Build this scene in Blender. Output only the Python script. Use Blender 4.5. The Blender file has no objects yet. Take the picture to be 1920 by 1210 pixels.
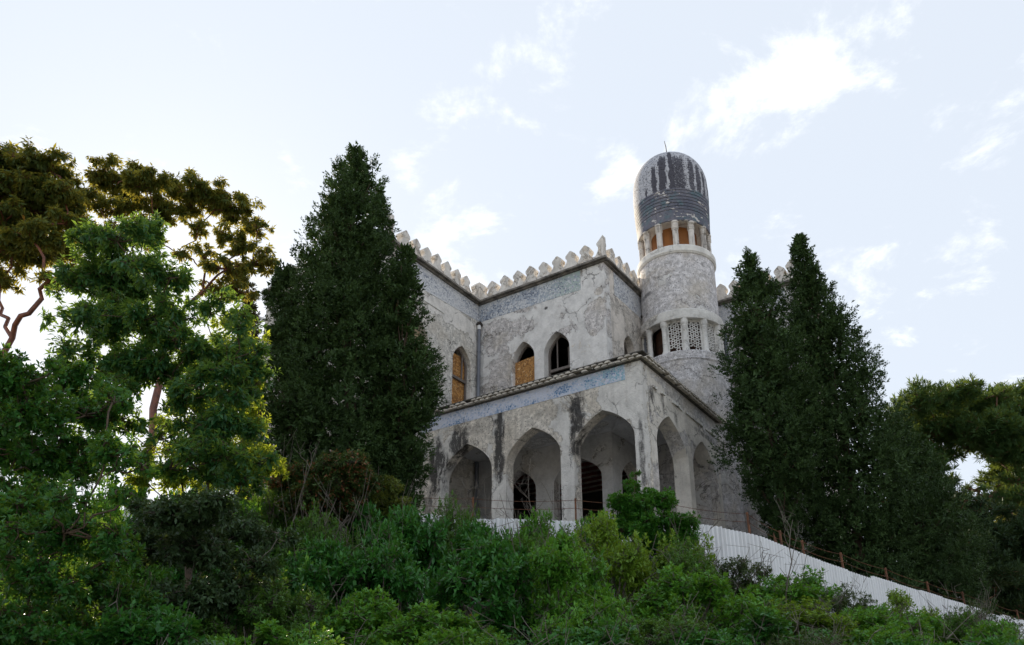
import bpy, math, random
import numpy as np
from mathutils import Vector
from mathutils.geometry import tessellate_polygon

R = math.radians
SC = bpy.context.scene
COL = SC.collection

# ---------------------------------------------------------------- camera
cam = bpy.data.cameras.new('camera')
cam.sensor_width = 36.0
cam.lens = 1552.77 / 1920 * 36
cam.shift_y = (824.3 - 605.0) / 1920
cam.clip_end = 3000
camo = bpy.data.objects.new('camera', cam)
camo.rotation_euler = (R(90 + 20.9), 0, 0)
COL.objects.link(camo)
SC.camera = camo

# ---------------------------------------------------------------- sky, sun, exposure
SUN_AZ, SUN_EL = -25.0, 26.5
sdir = Vector((math.sin(R(SUN_AZ)) * math.cos(R(SUN_EL)), math.cos(R(SUN_AZ)) * math.cos(R(SUN_EL)), math.sin(R(SUN_EL))))
sun = bpy.data.lights.new('sun', 'SUN')
sun.energy = 5.0
sun.angle = R(0.5)
sun.color = (1.0, 0.86, 0.66)
suno = bpy.data.objects.new('sun', sun)
suno.rotation_euler = sdir.to_track_quat('Z', 'Y').to_euler()
COL.objects.link(suno)

world = bpy.data.worlds.new('World')
SC.world = world
world.use_nodes = True


class G:
    """small helper that adds nodes to a tree"""
    def __init__(s, tree):
        s.t = tree; s.n = tree.nodes; s.l = tree.links

    def put(s, inp, v):
        if isinstance(v, bpy.types.NodeSocket):
            s.l.new(v, inp)
        elif v is not None:
            if isinstance(v, (tuple, list)) and len(v) == 3 and inp.type == 'RGBA':
                v = (*v, 1)
            inp.default_value = v

    def node(s, kind, out=0, ins=None, **props):
        nd = s.n.new(kind)
        for k, v in props.items():
            setattr(nd, k, v)
        for k, v in (ins or {}).items():
            s.put(nd.inputs[k], v)
        return nd.outputs[out]

    def math(s, op, a, b=None, c=None, clamp=False):
        ins = {0: a}
        if b is not None: ins[1] = b
        if c is not None: ins[2] = c
        return s.node('ShaderNodeMath', 0, ins, operation=op, use_clamp=clamp)

    def vmath(s, op, a, b=None, out=0):
        ins = {0: a}
        if b is not None: ins[1] = b
        return s.node('ShaderNodeVectorMath', out, ins, operation=op)

    def mix(s, f, a, b, blend='MIX'):
        nd = s.n.new('ShaderNodeMix'); nd.data_type = 'RGBA'; nd.blend_type = blend
        s.put(nd.inputs[0], f); s.put(nd.inputs[6], a); s.put(nd.inputs[7], b)
        return nd.outputs[2]

    def ramp(s, v, lo, hi, a=0.0, b=1.0, smooth=True):
        return s.node('ShaderNodeMapRange', 0, {0: v, 1: lo, 2: hi, 3: a, 4: b},
                      interpolation_type='SMOOTHSTEP' if smooth else 'LINEAR')

    def noise(s, vec, scale, detail=4, rough=.55, dist=0, out=0):
        return s.node('ShaderNodeTexNoise', out, {'Vector': vec, 'Scale': scale, 'Detail': detail, 'Roughness': rough, 'Distortion': dist})

    def vor(s, vec, scale, feature='F1', out='Distance', rnd=1.0):
        return s.node('ShaderNodeTexVoronoi', out, {'Vector': vec, 'Scale': scale, 'Randomness': rnd}, feature=feature)

    def mapping(s, vec, loc=(0, 0, 0), scl=(1, 1, 1), kind='POINT'):
        return s.node('ShaderNodeMapping', 0, {'Vector': vec, 'Location': loc, 'Scale': scl}, vector_type=kind)


def build_sky():
    g = G(world.node_tree); g.n.clear()
    sky = g.n.new('ShaderNodeTexSky'); sky.sky_type = 'NISHITA'; sky.sun_disc = False
    sky.sun_elevation = R(SUN_EL); sky.sun_rotation = R(SUN_AZ)
    sky.air_density = 1.0; sky.dust_density = 1.0; sky.ozone_density = 1.5
    d = g.node('ShaderNodeTexCoord', 'Generated')
    sep = g.n.new('ShaderNodeSeparateXYZ'); g.put(sep.inputs[0], d)
    # a thin high veil over the whole sky
    base = g.mix(VEIL, sky.outputs[0], (5.0, 5.42, 6.0))
    # flat cloud layer: direction projected on a plane overhead
    zz = g.math('ADD', g.math('MAXIMUM', sep.outputs[2], 0.0), 0.12)
    px = g.math('DIVIDE', sep.outputs[0], zz); py = g.math('DIVIDE', sep.outputs[1], zz)
    comb = g.n.new('ShaderNodeCombineXYZ'); g.put(comb.inputs[0], px); g.put(comb.inputs[1], py); comb.inputs[2].default_value = 3.3
    n1 = g.noise(comb.outputs[0], 5.2, 12, .66, .25)
    tot = g.math('MULTIPLY', n1, 1.0)
    for (x, y, z, rad, w) in CLOUDS:
        v = Vector((x, y, z)).normalized()
        dist = g.vmath('DISTANCE', d, tuple(v), out=1)
        tot = g.math('ADD', tot, g.math('MULTIPLY', g.ramp(dist, rad, rad * .15, 0, 1), w))
    c1 = g.ramp(tot, .555, .86)
    col = g.mix(g.math('MULTIPLY', c1, .9), base, (10, 9.95, 9.8))
    bg = g.n.new('ShaderNodeBackground'); g.put(bg.inputs[0], col); bg.inputs[1].default_value = SKY_STRENGTH
    out = g.n.new('ShaderNodeOutputWorld'); g.l.new(bg.outputs[0], out.inputs[0])


VEIL = 0.9
SKY_STRENGTH = 0.1
# directions of the clouds in view: x, y, z, angular size, weight
CLOUDS = [(.245, .70, .67, .12, .13), (.20, .72, .68, .08, .10), (.32, .70, .69, .08, .10), (.11, .76, .63, .06, .13), (-.055, .83, .55, .10, .13), (.05, .85, .50, .07, .10),
          (-.40, .74, .60, .06, .13), (-.52, .72, .55, .06, .13), (-.12, .75, .62, .04, .10), (.55, .62, .66, .07, .15), (.25, .81, .50, .06, .1)]
build_sky()

SC.view_settings.view_transform = 'Standard'
SC.view_settings.look = 'None'
SC.view_settings.gamma = 1.0
SC.view_settings.exposure = 0.76
SC.view_settings.use_curve_mapping = False
SC.render.engine = 'CYCLES'
SC.cycles.max_bounces = 7
SC.cycles.diffuse_bounces = 4
SC.cycles.transmission_bounces = 4
SC.cycles.transparent_max_bounces = 4


# ---------------------------------------------------------------- objects and meshes
def link(name, me, mat=None, parent=None, loc=None, kind=None):
    o = bpy.data.objects.new(name, me)
    COL.objects.link(o)
    if mat is not None and me is not None and not me.materials:
        me.materials.append(mat)
    if parent is not None: o.parent = parent
    if loc is not None: o.location = loc
    if kind: o['kind'] = kind
    return o


def tag(o, label, cat, group=None):
    o['label'] = label; o['category'] = cat
    if group: o['group'] = group
    return o


def thing(name, loc, label, cat, group=None):
    o = bpy.data.objects.new(name, None); COL.objects.link(o); o.location = loc
    o.empty_display_size = .2
    return tag(o, label, cat, group)


def np_mesh(name, V, F, attr=None, smooth=False):
    """mesh from numpy arrays; F is (n,3) or (n,4)"""
    me = bpy.data.meshes.new(name)
    V = np.asarray(V, np.float32); F = np.asarray(F, np.int32)
    k = F.shape[1]
    me.vertices.add(len(V)); me.vertices.foreach_set('co', V.ravel())
    me.loops.add(F.size); me.loops.foreach_set('vertex_index', F.ravel())
    me.polygons.add(len(F)); me.polygons.foreach_set('loop_start', np.arange(0, F.size, k, dtype=np.int32))
    try:
        me.polygons.foreach_set('loop_total', np.full(len(F), k, np.int32))
    except Exception:
        pass
    if attr is not None:
        a = me.attributes.new('tint', 'FLOAT', 'POINT'); a.data.foreach_set('value', np.asarray(attr, np.float32))
    me.update(calc_edges=True); me.validate()
    if smooth:
        me.polygons.foreach_set('use_smooth', np.ones(len(F), bool))
    return me


class MB:
    """collects faces of mixed size and turns them into one mesh"""
    def __init__(s): s.v = []; s.f = []

    def add(s, vs, fs):
        o = len(s.v); s.v += [tuple(x) for x in vs]; s.f += [tuple(o + i for i in f) for f in fs]

    def box(s, x0, x1, y0, y1, z0, z1):
        s.add([(x0, y0, z0), (x1, y0, z0), (x1, y1, z0), (x0, y1, z0), (x0, y0, z1), (x1, y0, z1), (x1, y1, z1), (x0, y1, z1)],
              [(0, 3, 2, 1), (4, 5, 6, 7), (0, 1, 5, 4), (1, 2, 6, 5), (2, 3, 7, 6), (3, 0, 4, 7)])

    def tube(s, pts, rad, n=6, cap=True):
        pts = [Vector(p) for p in pts]; rings = []
        for i, p in enumerate(pts):
            t = (pts[min(i + 1, len(pts) - 1)] - pts[max(i - 1, 0)]).normalized()
            u = t.orthogonal().normalized() if i == 0 else (u - t * u.dot(t)).normalized()
            w = t.cross(u); r = rad[i] if hasattr(rad, '__len__') else rad
            rings.append([p + (u * math.cos(2 * math.pi * k / n) + w * math.sin(2 * math.pi * k / n)) * r for k in range(n)])
        vs = [v for r_ in rings for v in r_]
        fs = [(i * n + k, i * n + (k + 1) % n, (i + 1) * n + (k + 1) % n, (i + 1) * n + k) for i in range(len(pts) - 1) for k in range(n)]
        if cap: fs += [tuple(range(n - 1, -1, -1)), tuple((len(pts) - 1) * n + k for k in range(n))]
        s.add(vs, fs)

    def lathe(s, prof, n=64, a0=0, a1=2 * math.pi, cx=0, cy=0):
        full = abs(a1 - a0 - 2 * math.pi) < 1e-6; m = n if full else n + 1
        vs = [(cx + r * math.cos(a0 + (a1 - a0) * k / n), cy + r * math.sin(a0 + (a1 - a0) * k / n), z) for (r, z) in prof for k in range(m)]
        fs = [(i * m + k, i * m + (k + 1) % m, (i + 1) * m + (k + 1) % m, (i + 1) * m + k) for i in range(len(prof) - 1) for k in range(n)]
        s.add(vs, fs)

    def prism(s, outer, holes, to3, d0, d1):
        """flat outline (u,v) with holes, given thickness d0..d1 along the third axis of to3(u,v,d)"""
        loops = [outer] + list(holes)
        flat = [p for lp in loops for p in lp]
        tris = tessellate_polygon([[Vector((u, v, 0)) for u, v in lp] for lp in loops])
        n = len(flat)
        vs = [to3(u, v, d0) for u, v in flat] + [to3(u, v, d1) for u, v in flat]
        fs = [tuple(t) for t in tris] + [tuple(n + i for i in reversed(t)) for t in tris]
        o = 0
        for lp in loops:
            m = len(lp)
            fs += [(o + i, o + (i + 1) % m, n + o + (i + 1) % m, n + o + i) for i in range(m)]
            o += m
        s.add(vs, fs)

    def mesh(s, name, smooth=False, angle=None):
        me = bpy.data.meshes.new(name); me.from_pydata(s.v, [], s.f); me.validate(); me.update()
        import bmesh
        b = bmesh.new(); b.from_mesh(me); bmesh.ops.remove_doubles(b, verts=b.verts, dist=1e-5)
        bmesh.ops.recalc_face_normals(b, faces=b.faces)
        if smooth:
            for f in b.faces: f.smooth = True
            lim = R(angle or 40)
            for e in b.edges:
                if len(e.link_faces) == 2 and e.calc_face_angle(0) > lim: e.smooth = False
        b.to_mesh(me); b.free()
        return me

    def build(s, name, mat, parent=None, loc=None, smooth=False, angle=None, kind=None):
        return link(name, s.mesh(name, smooth, angle), mat, parent, loc, kind)


# ---------------------------------------------------------------- the villa's own frame
# local x = b (depth, along the side face), local y = a (along the front face, to the left), z up
BETA = R(34.3584)
ZB = 5.0
AX_B = Vector((math.sin(BETA), math.cos(BETA), 0)); AX_A = Vector((-math.cos(BETA), math.sin(BETA), 0))
ORIGIN = Vector((4.1221, 24.0, ZB))
villa = thing('villa', ORIGIN, 'derelict pale stone villa with pointed arches, merlon parapets and round domed tower', 'villa')
villa.rotation_euler = (0, 0, math.pi / 2 - BETA)


def P(a, b, z): return (b, a, z - ZB)


def W(a, b, z): return ORIGIN + AX_A * a + AX_B * b + Vector((0, 0, z - ZB))


# ---------------------------------------------------------------- materials
def new_mat(name):
    m = bpy.data.materials.new(name); m.use_nodes = True
    g = G(m.node_tree); g.n.clear()
    bs = g.n.new('ShaderNodeBsdfPrincipled'); out = g.n.new('ShaderNodeOutputMaterial')
    g.l.new(bs.outputs[0], out.inputs[0])
    return m, g, bs, out


def vcoord(g):
    nd = g.n.new('ShaderNodeTexCoord'); nd.object = villa
    return nd.outputs['Object']


def bump(g, bs, h, strength=.5, dist=.02):
    nd = g.node('ShaderNodeBump', 0, {'Height': h, 'Strength': strength, 'Distance': dist}); g.put(bs.inputs['Normal'], nd)


def blob_sum(g, vec, items, warp):
    """sum of soft ellipses, each (a, b, z, ra, rb, rz, weight), edges broken up by noise"""
    tot = None
    for (a, b, z, ra, rb, rz, w) in items:
        q = g.mapping(vec, P(a, b, z), (rb, ra, rz), 'TEXTURE')
        ln = g.vmath('LENGTH', q, out=1)
        f = g.math('MULTIPLY', g.ramp(g.math('ADD', ln, warp), 1.15, .45), w)
        tot = f if tot is None else g.math('ADD', tot, f)
    return tot


def plaster(name, white=(.66, .64, .61), grey=(.30, .295, .30), thr=.5, patches=(), stains_and_holes=(), streak=0.0, crack=.6, ochre=.0, soft=.02, pscale=.55, seed=0.0, grime=.25):
    m, g, bs, out = new_mat(name)
    v0 = vcoord(g); v = g.mapping(v0, (seed, seed * 1.7, seed * .6))
    n1 = g.noise(v, pscale, 9, .62, .5)
    wn = g.math('MULTIPLY', g.math('SUBTRACT', g.noise(v, 2.6, 6, .65), .5), 1.7)
    if patches: n1 = g.math('ADD', n1, blob_sum(g, v0, patches, wn))
    msk = g.ramp(n1, thr - soft, thr + soft)
    # rough grey render with pits
    fine = g.noise(v, 26, 4, .7); mid = g.noise(v, 5, 6, .65); wide = g.noise(v, .9, 4, .6)
    gcol = g.mix(g.ramp(mid, .3, .7), tuple(c * .72 for c in grey), tuple(c * 1.35 for c in grey))
    pit = g.ramp(g.vor(v, 13), .16, .34)
    gcol = g.mix(g.math('MULTIPLY', g.math('SUBTRACT', 1, pit), g.ramp(mid, .35, .55, .3, 1)), gcol, tuple(c * .36 for c in grey))
    gcol = g.mix(g.ramp(wide, .42, .72, 0, .6), gcol, (.52, .465, .39))
    wcol = g.mix(g.ramp(g.noise(v, 1.7, 7, .7), .35, .72), white, tuple(c * .72 for c in white))
    wcol = g.mix(g.ramp(fine, .56, .74, 0, .5), wcol, tuple(c * .6 for c in white))
    col = g.mix(msk, gcol, wcol)
    # broken edge of the plaster coat
    edge = g.ramp(g.math('ABSOLUTE', g.math('SUBTRACT', n1, thr - soft)), .0, .013, 1, 0)
    edge = g.math('MULTIPLY', edge, g.ramp(g.noise(v, 1.3, 3), .42, .6))
    col = g.mix(g.math('MULTIPLY', edge, .75), col, (.09, .082, .075))
    if ochre:
        col = g.mix(g.math('MULTIPLY', g.ramp(g.noise(g.mapping(v, (9, 4, 2)), 1.5, 8, .72, .8), .62, .68), ochre), col, (.44, .31, .12))
    # pocks and small chips where the coat is gone
    pk = g.ramp(g.noise(v, 9, 5, .72), .36, .60, .84, 1.10)
    pk = g.mix(g.math('MULTIPLY', msk, .75), g.node('ShaderNodeCombineColor', 0, {0: pk, 1: pk, 2: pk}), (1, 1, 1))
    col = g.mix(1.0, col, pk, 'MULTIPLY')
    # cracks
    cv = g.vmath('ADD', v, g.vmath('MULTIPLY', g.noise(v, 1.8, 5, .6, 0, 1), (.9, .9, .9)))
    ck = g.ramp(g.vor(cv, .62, 'DISTANCE_TO_EDGE'), .003, .014, 1, 0)
    ck = g.math('MULTIPLY', g.math('MULTIPLY', ck, g.ramp(g.noise(v, .7, 3), .45, .58)), crack)
    col = g.mix(ck, col, (.06, .055, .05))
    # dirt that runs down
    sv = g.mapping(v, (0, 0, 0), (2.6, 2.6, .22))
    st = g.ramp(g.noise(sv, 1.6, 6, .62), .5, .78)
    col = g.mix(g.math('MULTIPLY', st, grime), col, (.12, .11, .1))
    if streak:
        s2 = g.ramp(g.noise(g.mapping(sv, (7, 3, 1)), 2.2, 5, .6), .52, .66)
        col = g.mix(g.math('MULTIPLY', s2, streak), col, (.05, .047, .045))
    if stains_and_holes:
        s = blob_sum(g, v0, stains_and_holes, wn)
        s = g.math('MULTIPLY', s, g.ramp(g.noise(g.mapping(v, (0, 0, 0), (3, 3, .9)), 2.2, 7, .7), .3, .56))
        s = g.math('MULTIPLY', s, g.ramp(fine, .25, .6, .4, 1.0))
        col = g.mix(g.math('MINIMUM', s, .92), col, (.038, .037, .038))
    g.put(bs.inputs['Base Color'], col); bs.inputs['Roughness'].default_value = .92
    bs.inputs['Specular IOR Level'].default_value = .2
    h = g.math('ADD', g.math('MULTIPLY', msk, .55), g.math('ADD', g.math('MULTIPLY', fine, .4), g.math('MULTIPLY', mid, .6)))
    h = g.math('ADD', h, g.math('MULTIPLY', pit, .25)); h = g.math('SUBTRACT', h, g.math('MULTIPLY', ck, .8))
    bump(g, bs, h, .9, .045)
    return m


def mosaic(name, pale, blue, deep, grout, motifs=(), base_shift=0.0, shift_axis=None):
    m, g, bs, out = new_mat(name)
    v0 = vcoord(g)
    wn = g.math('MULTIPLY', g.math('SUBTRACT', g.noise(v0, 3.2, 5, .65), .5), 1.5)
    cell = g.vor(v0, 15, out='Color'); sp = g.n.new('ShaderNodeSeparateColor'); g.put(sp.inputs[0], cell)
    dist = g.vor(v0, 15, 'DISTANCE_TO_EDGE')
    amount = g.math('ADD', g.ramp(g.noise(v0, 1.1, 5, .6), .3, .75, -.25, .35), base_shift)
    if motifs: amount = g.math('ADD', amount, blob_sum(g, v0, motifs, wn))
    k = g.math('ADD', sp.outputs[0], amount)
    col = g.mix(g.ramp(k, .35, .75), pale, blue)
    col = g.mix(g.ramp(k, .78, 1.1), col, deep)
    if shift_axis:
        (lo, hi, c) = shift_axis
        sx = g.n.new('ShaderNodeSeparateXYZ'); g.put(sx.inputs[0], v0)
        f = g.math('MULTIPLY', g.ramp(sx.outputs[1], hi, lo), g.ramp(sp.outputs[1], .25, .6))
        col = g.mix(f, col, c)
    col = g.mix(g.ramp(dist, .05, .16, .75, 0), col, grout)
    col = g.mix(g.ramp(g.noise(v0, 1.9, 7, .7), .58, .7, 0, .8), col, (.43, .42, .42))
    g.put(bs.inputs['Base Color'], col); bs.inputs['Roughness'].default_value = .55
    bump(g, bs, g.ramp(dist, .0, .2), .5, .012)
    return m


def simple(name, c, c2=None, scale=4, rough=.8, metal=0, bumpy=.2, speck=None, stretch=(1, 1, 1)):
    m, g, bs, out = new_mat(name)
    pos = g.node('ShaderNodeNewGeometry', 'Position')
    v = g.mapping(pos, (0, 0, 0), stretch)
    n = g.noise(v, scale, 6, .65)
    col = g.mix(g.ramp(n, .32, .68), c, c2 or tuple(x * .6 for x in c))
    if speck:
        col = g.mix(g.ramp(g.noise(v, scale * 5, 4, .7), .6, .7), col, speck)
    g.put(bs.inputs['Base Color'], col); bs.inputs['Roughness'].default_value = rough; bs.inputs['Metallic'].default_value = metal
    bump(g, bs, n, bumpy, .02)
    return m


def osb(name):
    m, g, bs, out = new_mat(name)
    v0 = vcoord(g)
    wv = g.vmath('ADD', v0, g.vmath('MULTIPLY', g.noise(v0, 5, 2, .5, 0, 1), (.2, .2, .2)))
    a = g.vor(g.mapping(wv, (0, 0, 0), (7, 7, 17)), 1.4, out='Color'); b = g.vor(g.mapping(wv, (3, 1, 2), (17, 17, 7)), 1.4, out='Color')
    s1 = g.n.new('ShaderNodeSeparateColor'); g.put(s1.inputs[0], a); s2 = g.n.new('ShaderNodeSeparateColor'); g.put(s2.inputs[0], b)
    k = g.math('ADD', g.math('MULTIPLY', s1.outputs[0], .5), g.math('MULTIPLY', s2.outputs[0], .5))
    col = g.mix(g.ramp(k, .2, .8), (.20, .085, .022), (.50, .25, .07))
    col = g.mix(g.ramp(g.math('MULTIPLY', s1.outputs[1], s2.outputs[1]), .62, .75), col, (.68, .46, .24))
    g.put(bs.inputs['Base Color'], col); bs.inputs['Roughness'].default_value = .75
    bump(g, bs, k, .3, .01)
    return m


def leaf_mat(name, dark, light, glow, trans=.35, rough=.5, dead=None, dead_at=.97, spec=.35, glow_mix=.5):
    m, g, bs, out = new_mat(name)
    t = g.node('ShaderNodeAttribute', 'Fac', attribute_name='tint')
    col = g.mix(g.ramp(t, .0, 1.0, smooth=False), dark, light)
    if dead:
        col = g.mix(g.ramp(t, dead_at, dead_at + .005), col, dead)
    g.put(bs.inputs['Base Color'], col); bs.inputs['Roughness'].default_value = rough
    bs.inputs['Specular IOR Level'].default_value = spec
    tr = g.n.new('ShaderNodeBsdfTranslucent'); g.put(tr.inputs[0], g.mix(glow_mix, col, glow))
    mx = g.n.new('ShaderNodeMixShader'); mx.inputs[0].default_value = trans
    g.l.new(bs.outputs[0], mx.inputs[1]); g.l.new(tr.outputs[0], mx.inputs[2]); g.l.new(mx.outputs[0], out.inputs[0])
    return m

# ---------------------------------------------------------------- measured outlines (world metres)
ARBUTUS_A = [(-14.95,20.26,16.15,0.95),(-13.62,19.89,16.04,0.78),(-14.35,20.71,15.15,1.28),(-12.88,20.03,14.29,0.61),(-15.75,19.79,15.39,1.24),(-14.52,20.72,13.67,0.94),(-14.36,22.17,14.62,0.67),(-16.75,21.84,14.98,1.16),(-16.44,21.74,16.10,1.01),(-13.36,20.22,15.45,0.71),(-15.06,21.10,13.00,0.55),(-16.93,20.37,16.83,1.13),(-12.93,20.08,12.46,0.37),(-13.60,19.90,13.65,0.76),(-14.69,20.20,14.41,0.93),(-14.08,22.20,14.83,0.57),(-15.65,21.92,16.64,1.02),(-16.12,21.86,13.65,0.65)]
ARBUTUS_B = [(-13.62,23.40,18.32,0.88),(-11.45,21.58,16.75,0.76),(-13.39,21.93,16.55,0.56),(-10.83,22.88,17.37,0.85),(-10.04,23.20,17.29,0.86),(-9.24,23.56,17.13,0.76),(-8.62,23.64,16.60,0.47),(-8.38,21.26,14.49,0.58),(-10.24,22.82,16.06,0.45),(-11.68,23.02,16.73,0.78),(-12.74,22.52,16.47,0.66),(-8.62,21.53,13.73,0.58),(-9.79,22.42,14.78,0.41),(-8.11,21.27,14.21,0.48),(-9.87,23.80,14.36,0.42),(-12.93,23.60,16.40,0.50),(-10.40,22.64,14.93,0.31),(-12.87,21.90,15.42,0.43),(-8.71,23.73,15.23,0.68),(-8.02,22.72,15.14,0.31),(-9.10,23.65,14.26,0.60),(-11.75,23.54,18.27,0.55),(-12.46,22.53,17.95,0.53),(-10.17,22.24,17.41,0.43),(-11.84,22.80,15.54,0.48)]
ASH_TREE = [(-7.69,12.86,8.69,0.41),(-6.91,12.32,8.40,0.47),(-6.48,12.61,8.76,0.35),(-7.68,13.63,8.28,0.67),(-6.08,12.09,7.55,0.45),(-7.15,12.09,6.74,0.42),(-7.02,13.25,7.16,0.63),(-5.87,12.56,7.00,0.38),(-7.27,13.07,6.33,0.56),(-6.40,12.94,6.22,0.57),(-5.59,12.69,6.35,0.33),(-5.78,13.99,7.91,0.33),(-4.63,12.39,6.65,0.34),(-4.86,12.83,6.31,0.42),(-4.97,12.41,5.48,0.40),(-4.68,13.27,6.16,0.34),(-5.09,12.55,4.83,0.42),(-4.58,12.71,5.08,0.42),(-4.51,13.49,4.70,0.39),(-5.50,12.64,4.31,0.29),(-6.70,13.12,5.34,0.40),(-7.72,13.81,5.83,0.43),(-4.50,12.20,4.34,0.33),(-4.19,12.12,6.21,0.19),(-5.67,12.46,6.53,0.36),(-5.72,13.53,6.45,0.38),(-6.29,13.23,6.83,0.38),(-5.16,12.47,6.39,0.32),(-5.44,12.66,5.35,0.35),(-4.80,12.36,4.94,0.38),(-5.88,12.92,4.97,0.27),(-4.98,12.09,4.21,0.36),(-4.98,13.39,5.86,0.38),(-5.54,13.79,8.14,0.26),(-7.28,13.91,8.21,0.47),(-8.19,13.47,8.18,0.36),(-6.67,13.92,8.22,0.35),(-5.56,12.04,7.52,0.20),(-6.69,12.58,5.60,0.39),(-6.55,13.93,4.86,0.34),(-4.62,13.55,4.34,0.37),(-4.95,12.82,4.19,0.38),(-7.36,13.89,5.24,0.38),(-7.04,13.24,8.50,0.40),(-8.13,13.64,8.52,0.41),(-6.43,12.59,7.01,0.37),(-5.99,12.38,7.10,0.33),(-6.05,12.89,6.14,0.40),(-4.71,12.27,5.85,0.35),(-4.34,12.76,5.10,0.32),(-5.50,13.92,7.08,0.40),(-5.44,12.66,5.64,0.32)]
BACKLIT_TREE = [(-6.31,15.81,7.66,0.50),(-6.72,15.86,6.82,0.49),(-5.97,16.04,6.53,0.54),(-6.16,16.90,7.85,0.48),(-6.42,16.31,5.92,0.56),(-7.21,16.21,5.82,0.44),(-5.54,15.94,5.55,0.54),(-7.50,17.17,6.87,0.40),(-5.78,16.39,8.60,0.36),(-6.09,16.09,8.83,0.33),(-5.29,15.88,6.35,0.40),(-5.39,15.88,7.32,0.31),(-5.86,16.04,5.24,0.54),(-7.03,16.75,5.48,0.52),(-7.48,16.01,5.24,0.43),(-4.96,15.86,5.41,0.37),(-6.61,16.49,8.64,0.31)]
BROADLEAF_LEFT = [(-5.69,8.75,4.03,0.40),(-5.98,10.10,4.57,0.40),(-6.12,8.52,4.06,0.40),(-5.78,9.25,3.70,0.58),(-5.40,9.69,4.02,0.45),(-4.75,9.04,3.92,0.25),(-5.89,10.08,3.44,0.62),(-6.21,9.16,3.33,0.56),(-4.54,8.74,3.11,0.36),(-5.58,9.04,2.45,0.54),(-4.64,8.37,2.15,0.50),(-5.98,9.06,2.03,0.53),(-5.08,8.75,1.67,0.51),(-5.09,9.90,1.77,0.51),(-4.44,9.80,1.56,0.38),(-4.46,9.20,2.12,0.30),(-4.04,8.36,2.56,0.20),(-4.11,8.76,2.99,0.18),(-5.81,8.74,4.30,0.19),(-5.32,8.67,4.20,0.16),(-5.07,8.72,1.17,0.44),(-5.03,9.87,1.20,0.50)]
PURPLE_SHRUB = [(-4.40,10.50,2.92,0.41),(-3.88,10.37,2.99,0.39),(-5.02,11.60,2.75,0.43),(-4.21,11.09,2.56,0.48),(-3.94,11.69,3.01,0.43),(-4.32,10.86,1.87,0.46),(-3.94,11.56,2.06,0.49),(-3.50,11.22,2.37,0.34),(-5.25,11.41,3.25,0.27),(-3.29,11.34,2.84,0.27),(-5.15,10.99,2.76,0.22)]
PINE_A = [(23.88,43.96,19.01,1.42),(25.98,44.55,19.57,1.38),(24.63,47.87,19.50,1.13),(26.63,48.00,19.19,1.86),(28.10,48.12,19.60,1.67),(23.52,45.18,16.40,1.05),(25.75,46.78,16.71,1.09),(24.26,47.50,20.25,0.73),(27.59,46.71,17.30,0.77),(26.05,47.57,15.39,0.84),(24.84,46.14,17.77,1.59),(27.05,46.77,17.66,1.29),(23.67,46.93,16.36,1.28),(23.37,44.84,14.66,1.34),(24.18,48.11,18.17,1.19),(27.32,48.28,20.40,1.48),(23.17,43.87,18.70,1.04)]
PINE_B = [(30.65,49.36,20.66,1.52),(32.59,49.31,21.77,1.25),(33.26,47.84,21.68,1.35),(28.43,44.72,17.39,1.61),(33.30,48.99,19.59,2.04),(29.46,45.14,16.06,1.54),(33.56,49.34,16.84,2.01),(29.50,47.84,15.81,0.97),(26.10,44.80,14.02,0.60),(28.96,45.34,14.66,1.04),(29.42,47.68,20.69,0.87),(29.33,47.35,17.88,1.43),(31.52,48.23,19.65,1.68),(32.81,49.14,18.56,1.69),(28.66,45.59,16.22,1.12),(27.48,44.52,17.80,1.23),(32.66,49.11,15.71,1.66),(28.23,44.57,13.32,1.08),(29.41,48.88,20.84,1.23),(28.88,45.08,20.08,0.95)]
DARK_PINE = [(22.70,41.24,11.04,1.64),(24.02,41.13,9.76,1.89),(25.97,41.51,9.03,2.16),(22.61,40.20,7.82,1.56),(24.75,41.51,7.14,1.60),(20.99,38.81,8.44,1.52),(26.89,40.69,10.48,1.61),(22.40,39.32,11.75,0.63),(22.18,41.57,11.84,1.22),(24.37,41.09,11.57,0.99),(24.72,39.89,10.00,1.31),(22.11,40.11,9.52,1.58),(22.44,38.11,7.54,1.48),(20.07,38.14,9.31,1.25),(25.05,40.38,6.69,1.55),(22.90,39.96,6.11,1.27),(21.42,41.46,10.96,1.10)]
SUNLIT_TREE = [(36.04,58.43,15.65,1.32),(36.36,56.56,15.92,1.36),(38.10,57.45,15.38,1.90),(35.59,59.07,17.45,0.95),(36.00,58.09,14.57,1.53)]
RED_SHRUB = [(-3.79,17.41,5.94,0.52),(-4.53,18.07,5.97,0.51),(-5.07,18.06,5.84,0.44),(-3.31,17.47,5.65,0.43),(-4.07,17.83,5.45,0.60),(-4.74,17.70,5.23,0.52),(-3.61,18.03,5.14,0.48)]
YELLOW_SHRUB = [(-2.74,18.09,5.72,0.32),(-3.03,18.04,5.45,0.29),(-2.56,18.19,5.37,0.27),(-2.90,18.48,5.27,0.32)]
PITTOSPORUM = [(2.78,17.92,5.67,0.27),(2.64,17.93,5.23,0.41),(3.24,18.28,5.40,0.44),(3.57,18.47,5.58,0.27),(3.02,18.21,4.88,0.56),(3.67,18.15,4.86,0.43),(3.94,18.45,4.50,0.41),(3.32,18.39,4.37,0.63),(2.60,17.90,4.55,0.35),(4.11,18.47,4.20,0.29),(3.45,17.99,3.79,0.51),(2.71,18.06,3.93,0.52),(2.41,18.44,5.44,0.17),(2.86,18.15,6.06,0.12)]
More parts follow.
